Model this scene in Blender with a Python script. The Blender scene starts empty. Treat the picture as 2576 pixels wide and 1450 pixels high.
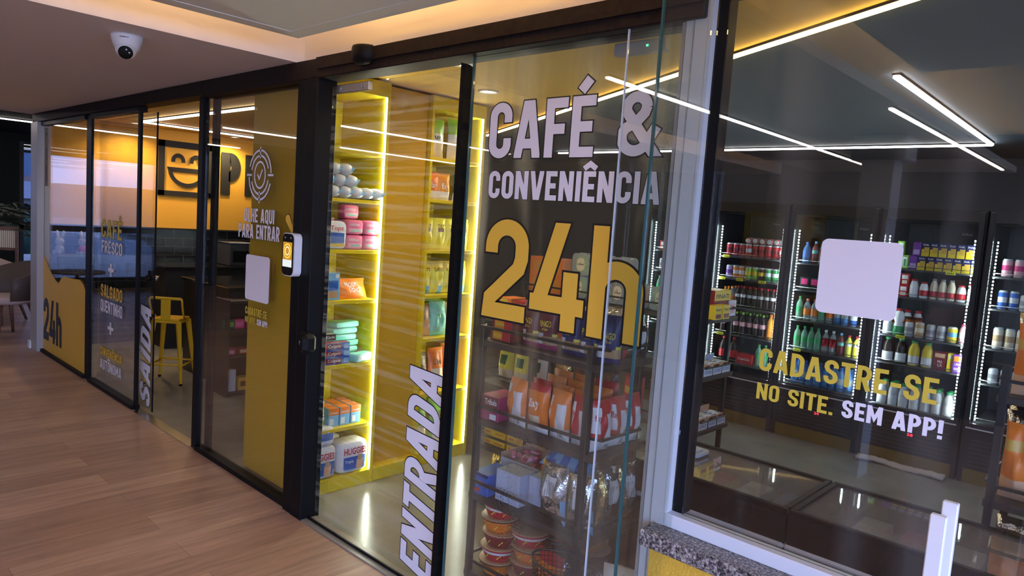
import bpy, math, random
from mathutils import Vector, Matrix
random.seed(7)
S = bpy.context.scene
COL = S.collection
PI = math.pi

# ---------------------------------------------------------------- camera
CAMPOS = (0.0, -1.9116, 1.6)
rgt = Vector((0.7259767, 0.6843583, 0.0679075))
upv = Vector((-0.1148587, 0.0232995, 0.9931086))
fwd = Vector((-0.6780599, 0.7287735, -0.0955195))
cd = bpy.data.cameras.new('camera')
cam = bpy.data.objects.new('camera', cd)
COL.objects.link(cam)
cd.sensor_fit = 'HORIZONTAL'
cd.sensor_width = 36.0
cd.lens = 1780.06 / 2576 * 36.0
cd.clip_start = 0.02
cd.clip_end = 500
cam.matrix_world = Matrix(((rgt.x, upv.x, -fwd.x, CAMPOS[0]), (rgt.y, upv.y, -fwd.y, CAMPOS[1]),
                           (rgt.z, upv.z, -fwd.z, CAMPOS[2]), (0, 0, 0, 1)))
S.camera = cam

# ---------------------------------------------------------------- view, sky
S.view_settings.view_transform = 'Standard'
S.view_settings.look = 'None'
S.view_settings.gamma = 1.0
S.view_settings.use_curve_mapping = False
S.view_settings.exposure = 0.3
S.cycles.use_denoising = True
S.cycles.max_bounces = 10
S.cycles.transparent_max_bounces = 24
S.cycles.glossy_bounces = 5
S.cycles.diffuse_bounces = 4
S.cycles.caustics_reflective = False
S.cycles.caustics_refractive = False
S.cycles.sample_clamp_indirect = 6.0

w = bpy.data.worlds.new('world')
S.world = w
w.use_nodes = True
nt = w.node_tree
bg = nt.nodes['Background']
tc = nt.nodes.new('ShaderNodeTexCoord')
sx = nt.nodes.new('ShaderNodeSeparateXYZ')
rp = nt.nodes.new('ShaderNodeValToRGB')
nt.links.new(tc.outputs['Generated'], sx.inputs[0])
nt.links.new(sx.outputs['Z'], rp.inputs[0])
nt.links.new(rp.outputs['Color'], bg.inputs['Color'])
rp.color_ramp.elements[0].position = 0.0
rp.color_ramp.elements[0].color = (0.34, 0.42, 0.72, 1)
rp.color_ramp.elements[1].position = 0.45
rp.color_ramp.elements[1].color = (0.30, 0.44, 0.90, 1)
bg.inputs['Strength'].default_value = 10.5


# ---------------------------------------------------------------- materials
MATS = {}


def mat(name, col=(0.8, 0.8, 0.8), rough=0.5, metal=0.0, emit=None, es=0.0, spec=0.5, noise=None, bump=None,
        alpha=1.0, coat=0.0):
    """Principled material; noise=(scale, amount, stretch) varies the base colour, bump=(scale, strength)."""
    if name in MATS:
        return MATS[name]
    m = bpy.data.materials.new(name)
    m.use_nodes = True
    t = m.node_tree
    b = t.nodes['Principled BSDF']
    b.inputs['Base Color'].default_value = (*col, 1)
    b.inputs['Roughness'].default_value = rough
    b.inputs['Metallic'].default_value = metal
    b.inputs['Specular IOR Level'].default_value = spec
    b.inputs['Coat Weight'].default_value = coat
    if emit:
        b.inputs['Emission Color'].default_value = (*emit, 1)
        b.inputs['Emission Strength'].default_value = es
    if noise or bump:
        co = t.nodes.new('ShaderNodeTexCoord')
    if noise:
        mp = t.nodes.new('ShaderNodeMapping')
        mp.inputs['Scale'].default_value = noise[2] if len(noise) > 2 else (1, 1, 1)
        n = t.nodes.new('ShaderNodeTexNoise')
        n.inputs['Scale'].default_value = noise[0]
        n.inputs['Detail'].default_value = 5
        mr = t.nodes.new('ShaderNodeMapRange')
        mr.inputs['From Min'].default_value = 0.3
        mr.inputs['From Max'].default_value = 0.7
        mr.inputs['To Min'].default_value = 1 - noise[1]
        mr.inputs['To Max'].default_value = 1 + noise[1]
        mx = t.nodes.new('ShaderNodeMix')
        mx.data_type = 'RGBA'
        mx.blend_type = 'MULTIPLY'
        mx.inputs['Factor'].default_value = 1
        mx.inputs['A'].default_value = (*col, 1)
        t.links.new(co.outputs['Object'], mp.inputs[0])
        t.links.new(mp.outputs[0], n.inputs['Vector'])
        t.links.new(n.outputs['Fac'], mr.inputs['Value'])
        t.links.new(mr.outputs[0], mx.inputs['B'])
        t.links.new(mx.outputs['Result'], b.inputs['Base Color'])
    if bump:
        n2 = t.nodes.new('ShaderNodeTexNoise')
        n2.inputs['Scale'].default_value = bump[0]
        n2.inputs['Detail'].default_value = 3
        bp = t.nodes.new('ShaderNodeBump')
        bp.inputs['Strength'].default_value = bump[1]
        bp.inputs['Distance'].default_value = 0.01
        t.links.new(co.outputs['Object'], n2.inputs['Vector'])
        t.links.new(n2.outputs['Fac'], bp.inputs['Height'])
        t.links.new(bp.outputs[0], b.inputs['Normal'])
    MATS[name] = m
    return m


def light_mat(name, col, strength):
    if name in MATS:
        return MATS[name]
    m = bpy.data.materials.new(name)
    m.use_nodes = True
    t = m.node_tree
    t.nodes.remove(t.nodes['Principled BSDF'])
    e = t.nodes.new('ShaderNodeEmission')
    e.inputs[0].default_value = (*col, 1)
    e.inputs[1].default_value = strength
    t.links.new(e.outputs[0], t.nodes['Material Output'].inputs[0])
    MATS[name] = m
    return m


def glass_mat(name, tint=(0.95, 0.97, 0.965), rough=0.0, film=None, gain=1.0, drops=None):
    """Thin clear pane: transparent + fresnel mirror; film = (scale vec, amount) adds a hazy wiped film, drops adds condensation."""
    m = bpy.data.materials.new(name)
    m.use_nodes = True
    t = m.node_tree
    N, L = t.nodes, t.links
    N.remove(N['Principled BSDF'])
    out = N['Material Output']
    tr = N.new('ShaderNodeBsdfTransparent')
    tr.inputs[0].default_value = (*tint, 1)
    gl = N.new('ShaderNodeBsdfGlossy')
    gl.inputs['Roughness'].default_value = rough
    gl.inputs['Color'].default_value = (1, 1, 1, 1)
    geo = N.new('ShaderNodeNewGeometry')
    mr = N.new('ShaderNodeMapRange')
    mr.inputs['To Min'].default_value = 1.5
    mr.inputs['To Max'].default_value = 1 / 1.5
    L.new(geo.outputs['Backfacing'], mr.inputs['Value'])
    fr = N.new('ShaderNodeFresnel')
    L.new(mr.outputs[0], fr.inputs['IOR'])
    mu = N.new('ShaderNodeMath')
    mu.operation = 'MULTIPLY'
    mu.inputs[1].default_value = gain
    mu.use_clamp = True
    L.new(fr.outputs[0], mu.inputs[0])
    mix = N.new('ShaderNodeMixShader')
    L.new(mu.outputs[0], mix.inputs[0])
    L.new(tr.outputs[0], mix.inputs[1])
    L.new(gl.outputs[0], mix.inputs[2])
    last = mix
    co = N.new('ShaderNodeTexCoord')
    if film:
        mp = N.new('ShaderNodeMapping')
        mp.inputs['Scale'].default_value = film[0]
        mp.inputs['Rotation'].default_value = (0, film[2] if len(film) > 2 else 0, 0)
        n = N.new('ShaderNodeTexNoise')
        n.inputs['Scale'].default_value = 1
        n.inputs['Detail'].default_value = 6
        r = N.new('ShaderNodeMapRange')
        r.inputs['From Min'].default_value = 0.48
        r.inputs['From Max'].default_value = 0.72
        r.inputs['To Min'].default_value = film[3] if len(film) > 3 else 0.0
        r.inputs['To Max'].default_value = film[1]
        L.new(co.outputs['Object'], mp.inputs[0])
        L.new(mp.outputs[0], n.inputs['Vector'])
        L.new(n.outputs['Fac'], r.inputs['Value'])
        tl = N.new('ShaderNodeBsdfTranslucent')
        tl.inputs[0].default_value = (0.9, 0.9, 0.9, 1)
        df = N.new('ShaderNodeBsdfDiffuse')
        df.inputs[0].default_value = (0.8, 0.8, 0.8, 1)
        ad = N.new('ShaderNodeMixShader')
        L.new(tl.outputs[0], ad.inputs[1])
        L.new(df.outputs[0], ad.inputs[2])
        ad.inputs[0].default_value = 0.5 if len(film) < 5 else film[4]
        m2 = N.new('ShaderNodeMixShader')
        L.new(r.outputs[0], m2.inputs[0])
        L.new(mix.outputs[0], m2.inputs[1])
        L.new(ad.outputs[0], m2.inputs[2])
        last = m2
    if drops:
        vo = N.new('ShaderNodeTexVoronoi')
        vo.inputs['Scale'].default_value = drops
        mp3 = N.new('ShaderNodeMapping')
        mp3.inputs['Scale'].default_value = (1, 1, 0.7)
        n3 = N.new('ShaderNodeTexNoise')
        n3.inputs['Scale'].default_value = 3.2
        cmp_ = N.new('ShaderNodeMath')
        cmp_.operation = 'LESS_THAN'
        s1 = N.new('ShaderNodeMapRange')
        s1.inputs['From Min'].default_value = 0.44
        s1.inputs['From Max'].default_value = 0.75
        s1.inputs['To Min'].default_value = 0.0
        s1.inputs['To Max'].default_value = 0.32
        L.new(co.outputs['Object'], mp3.inputs[0])
        L.new(mp3.outputs[0], vo.inputs['Vector'])
        L.new(co.outputs['Object'], n3.inputs['Vector'])
        L.new(n3.outputs['Fac'], s1.inputs['Value'])
        L.new(vo.outputs['Distance'], cmp_.inputs[0])
        L.new(s1.outputs[0], cmp_.inputs[1])
        f2 = N.new('ShaderNodeMath')
        f2.operation = 'MULTIPLY'
        f2.inputs[1].default_value = 0.55
        L.new(cmp_.outputs[0], f2.inputs[0])
        dk = N.new('ShaderNodeBsdfTransparent')
        dk.inputs[0].default_value = (0.30, 0.30, 0.27, 1)
        m3 = N.new('ShaderNodeMixShader')
        L.new(f2.outputs[0], m3.inputs[0])
        L.new(last.outputs[0], m3.inputs[1])
        L.new(dk.outputs[0], m3.inputs[2])
        last = m3
    L.new(last.outputs[0], out.inputs[0])
    MATS[name] = m
    return m


def wood_floor_mat():
    m = bpy.data.materials.new('wood_planks')
    m.use_nodes = True
    t = m.node_tree
    N, L = t.nodes, t.links
    b = N['Principled BSDF']
    co = N.new('ShaderNodeTexCoord')
    mp = N.new('ShaderNodeMapping')
    mp.inputs['Rotation'].default_value = (0, 0, PI / 2)
    br = N.new('ShaderNodeTexBrick')
    br.inputs['Scale'].default_value = 1
    br.inputs['Brick Width'].default_value = 1.22
    br.inputs['Row Height'].default_value = 0.18
    br.inputs['Mortar Size'].default_value = 0.0012
    br.inputs['Mortar Smooth'].default_value = 0.2
    br.inputs['Color1'].default_value = (0.36, 0.205, 0.135, 1)
    br.inputs['Color2'].default_value = (0.50, 0.305, 0.205, 1)
    br.inputs['Mortar'].default_value = (0.20, 0.115, 0.075, 1)
    n = N.new('ShaderNodeTexNoise')
    mp2 = N.new('ShaderNodeMapping')
    mp2.inputs['Scale'].default_value = (14, 1.1, 1)
    n.inputs['Scale'].default_value = 2.2
    n.inputs['Detail'].default_value = 8
    n.inputs['Roughness'].default_value = 0.65
    mr = N.new('ShaderNodeMapRange')
    mr.inputs['From Min'].default_value = 0.3
    mr.inputs['From Max'].default_value = 0.7
    mr.inputs['To Min'].default_value = 0.72
    mr.inputs['To Max'].default_value = 1.2
    mx = N.new('ShaderNodeMix')
    mx.data_type = 'RGBA'
    mx.blend_type = 'MULTIPLY'
    mx.inputs['Factor'].default_value = 1
    L.new(co.outputs['Object'], mp.inputs[0])
    L.new(mp.outputs[0], br.inputs['Vector'])
    L.new(co.outputs['Object'], mp2.inputs[0])
    L.new(mp2.outputs[0], n.inputs['Vector'])
    L.new(n.outputs['Fac'], mr.inputs['Value'])
    L.new(br.outputs['Color'], mx.inputs['A'])
    L.new(mr.outputs[0], mx.inputs['B'])
    L.new(mx.outputs['Result'], b.inputs['Base Color'])
    b.inputs['Roughness'].default_value = 0.42
    MATS['wood_planks'] = m
    return m


def tile_mat():
    m = bpy.data.materials.new('black_tiles')
    m.use_nodes = True
    t = m.node_tree
    N, L = t.nodes, t.links
    b = N['Principled BSDF']
    co = N.new('ShaderNodeTexCoord')
    mp = N.new('ShaderNodeMapping')
    mp.inputs['Rotation'].default_value = (PI / 2, 0, PI / 2)
    sp = N.new('ShaderNodeSeparateXYZ')
    cb = N.new('ShaderNodeCombineXYZ')
    br = N.new('ShaderNodeTexBrick')
    br.inputs['Scale'].default_value = 1
    br.inputs['Brick Width'].default_value = 0.2
    br.inputs['Row Height'].default_value = 0.095
    br.inputs['Mortar Size'].default_value = 0.0022
    br.inputs['Color1'].default_value = (0.010, 0.010, 0.012, 1)
    br.inputs['Color2'].default_value = (0.016, 0.016, 0.018, 1)
    br.inputs['Mortar'].default_value = (0.10, 0.10, 0.105, 1)
    L.new(co.outputs['Object'], sp.inputs[0])
    L.new(sp.outputs['Y'], cb.inputs['X'])
    L.new(sp.outputs['Z'], cb.inputs['Y'])
    L.new(cb.outputs[0], br.inputs['Vector'])
    L.new(br.outputs['Color'], b.inputs['Base Color'])
    b.inputs['Roughness'].default_value = 0.12
    MATS['black_tiles'] = m
    return m


def granite_mat():
    m = bpy.data.materials.new('speckled_granite')
    m.use_nodes = True
    t = m.node_tree
    N, L = t.nodes, t.links
    b = N['Principled BSDF']
    co = N.new('ShaderNodeTexCoord')
    n = N.new('ShaderNodeTexNoise')
    n.inputs['Scale'].default_value = 120
    n.inputs['Detail'].default_value = 4
    n.inputs['Roughness'].default_value = 0.7
    r = N.new('ShaderNodeValToRGB')
    e = r.color_ramp.elements
    e[0].position = 0.40
    e[0].color = (0.025, 0.024, 0.026, 1)
    e[1].position = 0.66
    e[1].color = (0.55, 0.50, 0.46, 1)
    k = e.new(0.5)
    k.color = (0.16, 0.145, 0.14, 1)
    L.new(co.outputs['Object'], n.inputs['Vector'])
    L.new(n.outputs['Fac'], r.inputs[0])
    L.new(r.outputs[0], b.inputs['Base Color'])
    b.inputs['Roughness'].default_value = 0.25
    MATS['speckled_granite'] = m
    return m


M_WOOD = wood_floor_mat()
M_TILE = tile_mat()
M_GRAN = granite_mat()
M_CONC = mat('polished_concrete', (0.27, 0.26, 0.225), 0.22, noise=(3.0, 0.16), spec=0.5)
M_CEIL = mat('ceiling_paint', (0.80, 0.76, 0.74), 0.85)
M_PANEL = mat('ceiling_panel_paint', (0.80, 0.80, 0.73), 0.85)
M_BLK = mat('black_frame', (0.0065, 0.006, 0.006), 0.5, spec=0.14)
M_BLKBEAM = mat('black_beam', (0.016, 0.010, 0.009), 0.6, noise=(40, 0.35), spec=0.15)
M_BLKMAT = mat('matt_black', (0.014, 0.013, 0.013), 0.7)
M_RACK = mat('rack_steel', (0.018, 0.015, 0.014), 0.45)
M_RACKW = mat('rack_board', (0.050, 0.034, 0.028), 0.55, noise=(20, 0.2, (1, 6, 6)))
M_YCAB = mat('yellow_laminate', (0.83, 0.635, 0.012), 0.42)
M_YPAN = mat('ochre_panel', (0.66, 0.385, 0.020), 0.42)
M_WALLOR = mat('orange_wall', (0.90, 0.46, 0.045), 0.6)
M_CEILY = mat('yellow_ceiling', (0.78, 0.50, 0.07), 0.7)
M_CEILD = mat('dark_ceiling', (0.10, 0.145, 0.20), 0.7)  # blue tint stands in for sky reflected in the right hand window
M_DARKW = mat('dark_wall', (0.045, 0.043, 0.045), 0.6)
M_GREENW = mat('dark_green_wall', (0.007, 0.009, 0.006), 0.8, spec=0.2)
M_ALU = mat('white_aluminium', (0.74, 0.74, 0.76), 0.35)
M_GREYALU = mat('grey_aluminium', (0.40, 0.38, 0.37), 0.4)
M_WALLY = mat('yellow_render', (0.78, 0.46, 0.045), 0.75, bump=(90, 0.5))
M_WHITEP = mat('white_plastic', (0.80, 0.80, 0.80), 0.35)
M_LETW = mat('white_vinyl', (0.84, 0.80, 0.84), 0.45)
M_LETY = mat('yellow_vinyl', (0.83, 0.50, 0.055), 0.5)
M_LETYG = mat('mustard_vinyl', (0.66, 0.50, 0.05), 0.5)
M_LETK = mat('black_outline_vinyl', (0.012, 0.010, 0.010), 0.5)
M_NAVY = mat('navy_print', (0.016, 0.018, 0.032), 0.5)
M_CHROME = mat('brushed_steel', (0.55, 0.55, 0.56), 0.25, 1.0)
M_TEAL = mat('glass_edge', (0.035, 0.115, 0.115), 0.12)
M_BRIGHT = mat('polished_glass_edge', (0.65, 0.72, 0.76), 0.15)
M_GLASS = glass_mat('clear_glass')
M_GLASSFAR = glass_mat('tinted_far_glass', tint=(0.35, 0.38, 0.43))  # tint added to dim the sky seen through the far windows
M_GLASSWET = glass_mat('wiped_glass', film=((1.4, 1.0, 42.0), 0.11, 0.09))
M_GLASSDEW = glass_mat('dewy_glass', film=((7.0, 1.0, 0.9), 0.26, 0, 0.03, 0.08), drops=140)
M_GLASSWIN = glass_mat('window_glass', film=((7.0, 1.0, 0.7), 0.05))
M_GLASSF = glass_mat('fridge_glass', gain=0.8)
M_LED = light_mat('led_cool', (1.0, 0.90, 0.86), 14.0)
M_LEDY = light_mat('led_warm_line', (1.0, 0.66, 0.22), 14.0)
M_LEDC = light_mat('led_cabinet', (0.93, 1.0, 0.86), 60.0)
M_LEDF = light_mat('led_fridge', (0.80, 0.95, 1.0), 60.0)
M_COVE = light_mat('led_cove', (1.0, 0.57, 0.18), 28.0)
M_DOWN = light_mat('downlight_lens', (1.0, 0.75, 0.42), 14.0)

# flat print / packaging colours
C = {}


def pc(name, rgb, rough=0.35, metal=0.0, bump=None, spec=0.5):
    C[name] = mat('print_' + name, rgb, rough, metal, bump=bump, spec=spec)
    return C[name]


for n_, c_ in dict(white=(.80, .80, .80), black=(.015, .015, .017), red=(.55, .02, .03), darkred=(.23, .014, .02),
                   orange=(.86, .23, .025), amber=(.75, .30, .02), yellow=(.85, .62, .03), lemon=(.85, .78, .08),
                   lime=(.30, .58, .06), green=(.03, .33, .10), darkgreen=(.01, .12, .05), teal=(.16, .60, .50),
                   mint=(.25, .68, .58), sky=(.20, .48, .78), blue=(.03, .13, .50), navy=(.018, .022, .13),
                   pink=(.85, .20, .35), hotpink=(.78, .05, .22), rose=(.85, .45, .50), magenta=(.36, .02, .12),
                   maroon=(.16, .018, .03), purple=(.17, .04, .32), lilac=(.45, .33, .62), cream=(.80, .70, .50),
                   tan=(.52, .33, .17), brown=(.16, .065, .03), choc=(.055, .022, .014), peach=(.85, .50, .30),
                   grey=(.30, .30, .31), lightgrey=(.58, .58, .60), paleblue=(.50, .57, .72), carton=(.55, .38, .24),
                   cola=(.020, .008, .006), gold=(.70, .42, .07)).items():
    pc(n_, c_)
pc('silver', (.70, .70, .72), .16, 1.0, bump=(38, .55))
pc('foilgold', (.72, .50, .18), .2, 1.0, bump=(38, .5))
pc('alu', (.62, .63, .65), .35, .3)
pc('film', (.80, .84, .86), .12)


def clear_plastic(name, tint, rough=.08, op=.3):
    m = bpy.data.materials.new(name)
    m.use_nodes = True
    t = m.node_tree
    b = t.nodes['Principled BSDF']
    b.inputs['Base Color'].default_value = (*tint, 1)
    b.inputs['Roughness'].default_value = rough
    mx = t.nodes.new('ShaderNodeMixShader')
    tr = t.nodes.new('ShaderNodeBsdfTransparent')
    tr.inputs[0].default_value = (*[min(1, .55 + .5 * c) for c in tint], 1)
    mx.inputs[0].default_value = op
    t.links.new(tr.outputs[0], mx.inputs[1])
    t.links.new(b.outputs[0], mx.inputs[2])
    t.links.new(mx.outputs[0], t.nodes['Material Output'].inputs[0])
    C[name] = m


clear_plastic('clear', (.75, .80, .80), op=.35)
clear_plastic('cleargreen', (.30, .62, .42), op=.5)
clear_plastic('clearblue', (.10, .30, .65), op=.55)


# ---------------------------------------------------------------- mesh builder
class MB:
    def __init__(s):
        s.v, s.f, s.mi, s.sm, s.mats = [], [], [], [], []

    def idx(s, m):
        if isinstance(m, str):
            m = C[m]
        if m not in s.mats:
            s.mats.append(m)
        return s.mats.index(m)

    def add(s, vs, fs, m, M=None, smooth=False):
        o = len(s.v)
        if M is not None:
            vs = [M @ Vector(p) for p in vs]
        s.v.extend([tuple(p) for p in vs])
        ml = m if isinstance(m, list) else None
        k = None if ml else s.idx(m)
        for i, f in enumerate(fs):
            s.f.append([o + a for a in f])
            s.mi.append(s.idx(ml[i]) if ml else k)
            s.sm.append(smooth)
        return s

    def box(s, a, b, m, bev=0.0, M=None):
        x0, y0, z0 = [min(p, q) for p, q in zip(a, b)]
        x1, y1, z1 = [max(p, q) for p, q in zip(a, b)]
        if bev <= 0:
            vs = [(x0, y0, z0), (x1, y0, z0), (x1, y1, z0), (x0, y1, z0), (x0, y0, z1), (x1, y0, z1), (x1, y1, z1), (x0, y1, z1)]
            fs = [(3, 2, 1, 0), (4, 5, 6, 7), (0, 1, 5, 4), (1, 2, 6, 5), (2, 3, 7, 6), (3, 0, 4, 7)]
            return s.add(vs, fs, m, M)
        e = min(bev, (x1 - x0) * .45, (y1 - y0) * .45, (z1 - z0) * .45)
        vs, ix = [], {}
        X, Y, Z = (x0, x1), (y0, y1), (z0, z1)
        for i in (0, 1):
            for j in (0, 1):
                for k in (0, 1):
                    dx, dy, dz = (e, -e)[i], (e, -e)[j], (e, -e)[k]
                    for ax, p in enumerate(((X[i], Y[j] + dy, Z[k] + dz), (X[i] + dx, Y[j], Z[k] + dz), (X[i] + dx, Y[j] + dy, Z[k]))):
                        ix[(i, j, k, ax)] = len(vs)
                        vs.append(p)
        g = lambda i, j, k, ax: ix[(i, j, k, ax)]
        fs = []
        for q in (0, 1):
            fs.append([g(q, 0, 0, 0), g(q, 1, 0, 0), g(q, 1, 1, 0), g(q, 0, 1, 0)])
            fs.append([g(0, q, 0, 1), g(1, q, 0, 1), g(1, q, 1, 1), g(0, q, 1, 1)])
            fs.append([g(0, 0, q, 2), g(1, 0, q, 2), g(1, 1, q, 2), g(0, 1, q, 2)])
        for p in (0, 1):
            for q in (0, 1):
                fs.append([g(0, p, q, 1), g(1, p, q, 1), g(1, p, q, 2), g(0, p, q, 2)])
                fs.append([g(p, 0, q, 0), g(p, 1, q, 0), g(p, 1, q, 2), g(p, 0, q, 2)])
                fs.append([g(p, q, 0, 0), g(p, q, 1, 0), g(p, q, 1, 1), g(p, q, 0, 1)])
        for i in (0, 1):
            for j in (0, 1):
                for k in (0, 1):
                    fs.append([g(i, j, k, 0), g(i, j, k, 1), g(i, j, k, 2)])
        c = Vector(((x0 + x1) / 2, (y0 + y1) / 2, (z0 + z1) / 2))
        out = []
        for f in fs:
            P = [Vector(vs[i]) for i in f]
            n = (P[1] - P[0]).cross(P[2] - P[0])
            out.append(f if n.dot(P[0] - c) > 0 else f[::-1])
        return s.add(vs, out, m, M)

    def prism(s, poly, y0, y1, m, M=None):
        """polygon in (x, z) extruded along y."""
        n = len(poly)
        vs = [(x, y0, z) for x, z in poly] + [(x, y1, z) for x, z in poly]
        fs = [list(range(n)), list(range(2 * n - 1, n - 1, -1))]
        fs += [[i, i + n, (i + 1) % n + n, (i + 1) % n] for i in range(n)]
        return s.add(vs, fs, m, M)

    def tube(s, pts, r, m, n=8, closed=False, M=None, caps=True):
        pts = [Vector(p) for p in pts]
        R = r if isinstance(r, (list, tuple)) else [r] * len(pts)
        vs, fs = [], []
        k = len(pts)
        prev = None
        for i, p in enumerate(pts):
            if closed:
                d = pts[(i + 1) % k] - pts[i - 1]
            else:
                d = pts[min(i + 1, k - 1)] - pts[max(i - 1, 0)]
            d.normalize()
            if prev is None:
                a = Vector((0, 0, 1)) if abs(d.z) < .9 else Vector((1, 0, 0))
                u = d.cross(a).normalized()
            else:
                u = (prev - d * prev.dot(d)).normalized()
            prev = u
            w_ = d.cross(u)
            for j in range(n):
                t = 2 * PI * j / n
                vs.append(p + (u * math.cos(t) + w_ * math.sin(t)) * R[i])
        for i in range(k if closed else k - 1):
            for j in range(n):
                a, b = i * n + j, i * n + (j + 1) % n
                c, d_ = ((i + 1) % k) * n + (j + 1) % n, ((i + 1) % k) * n + j
                fs.append((a, b, c, d_))
        if caps and not closed:
            fs.append(list(range(n))[::-1])
            fs.append([(k - 1) * n + j for j in range(n)])
        return s.add(vs, fs, m, M, smooth=n > 5)

    def lathe(s, prof, c=(0, 0, 0), n=14, M=None, sx=1.0, sy=1.0):
        """prof: list of (r, z, mat for the band above)."""
        vs, fs, ms = [], [], []
        for r, z, _ in prof:
            for j in range(n):
                t = 2 * PI * j / n
                vs.append((c[0] + r * sx * math.cos(t), c[1] + r * sy * math.sin(t), c[2] + z))
        for i in range(len(prof) - 1):
            for j in range(n):
                fs.append((i * n + j, i * n + (j + 1) % n, (i + 1) * n + (j + 1) % n, (i + 1) * n + j))
                ms.append(prof[i][2])
        fs.append(list(range(n))[::-1])
        ms.append(prof[0][2])
        fs.append([(len(prof) - 1) * n + j for j in range(n)])
        ms.append(prof[-1][2])
        return s.add(vs, fs, ms, M, smooth=True)

    def text(s, polys, fn, m, M=None, lift=(0, -.00012, 0)):
        """polys = (verts2d, faces); fn maps (u, v) to a 3-D point; a third value lifts overlapping strokes apart."""
        vs = []
        for q in polys[0]:
            p = Vector(fn(q[0], q[1]))
            if len(q) > 2 and lift is not None:
                p += Vector(lift) * q[2]
            vs.append(p)
        return s.add(vs, polys[1], m, M)

    def mesh(s, name):
        me = bpy.data.meshes.new(name)
        me.from_pydata(s.v, [], s.f)
        for m in s.mats:
            me.materials.append(m)
        me.polygons.foreach_set('material_index', s.mi)
        me.polygons.foreach_set('use_smooth', s.sm)
        me.update()
        return me

    def build(s, name, parent=None, loc=None, rotz=0.0):
        o = bpy.data.objects.new(name, s.mesh(name))
        COL.objects.link(o)
        if parent is not None:
            o.parent = parent
        if loc is not None:
            o.location = loc
        o.rotation_euler = (0, 0, rotz)
        return o


def tag(o, label=None, cat=None, group=None, kind=None):
    if label:
        o['label'] = label
    if cat:
        o['category'] = cat
    if group:
        o['group'] = group
    if kind:
        o['kind'] = kind
    return o


def thing(name, label, cat, loc=(0, 0, 0), rotz=0.0, group=None):
    o = bpy.data.objects.new(name, None)
    o.empty_display_size = .05
    COL.objects.link(o)
    o.location = loc
    o.rotation_euler = (0, 0, rotz)
    return tag(o, label, cat, group)


def struct(name, mb, label=None):
    o = mb.build(name)
    o['kind'] = 'structure'
    if label:
        o['label'] = label
    return o


def box_struct(name, a, b, m):
    return struct(name, MB().box(a, b, m))


def copy_tree(o, loc, rotz, label=None, group=None, parent=None):
    c = o.copy()
    COL.objects.link(c)
    if parent is None:
        c.location = loc
        c.rotation_euler = (0, 0, rotz)
        if label:
            c['label'] = label
        if group:
            c['group'] = group
    else:
        c.parent = parent
    for ch in list(o.children):
        copy_tree(ch, None, None, parent=c)
    return c


ORD = ['first', 'second', 'third', 'fourth', 'fifth', 'sixth', 'seventh', 'eighth', 'ninth', 'tenth', 'eleventh', 'twelfth',
       'thirteenth', 'fourteenth']


# ---------------------------------------------------------------- lettering
def arc(cx, cy, rx, ry, a0, a1, n=9):
    return [(cx + rx * math.cos(math.radians(a0 + (a1 - a0) * i / n)), cy + ry * math.sin(math.radians(a0 + (a1 - a0) * i / n)))
            for i in range(n + 1)]


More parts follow.
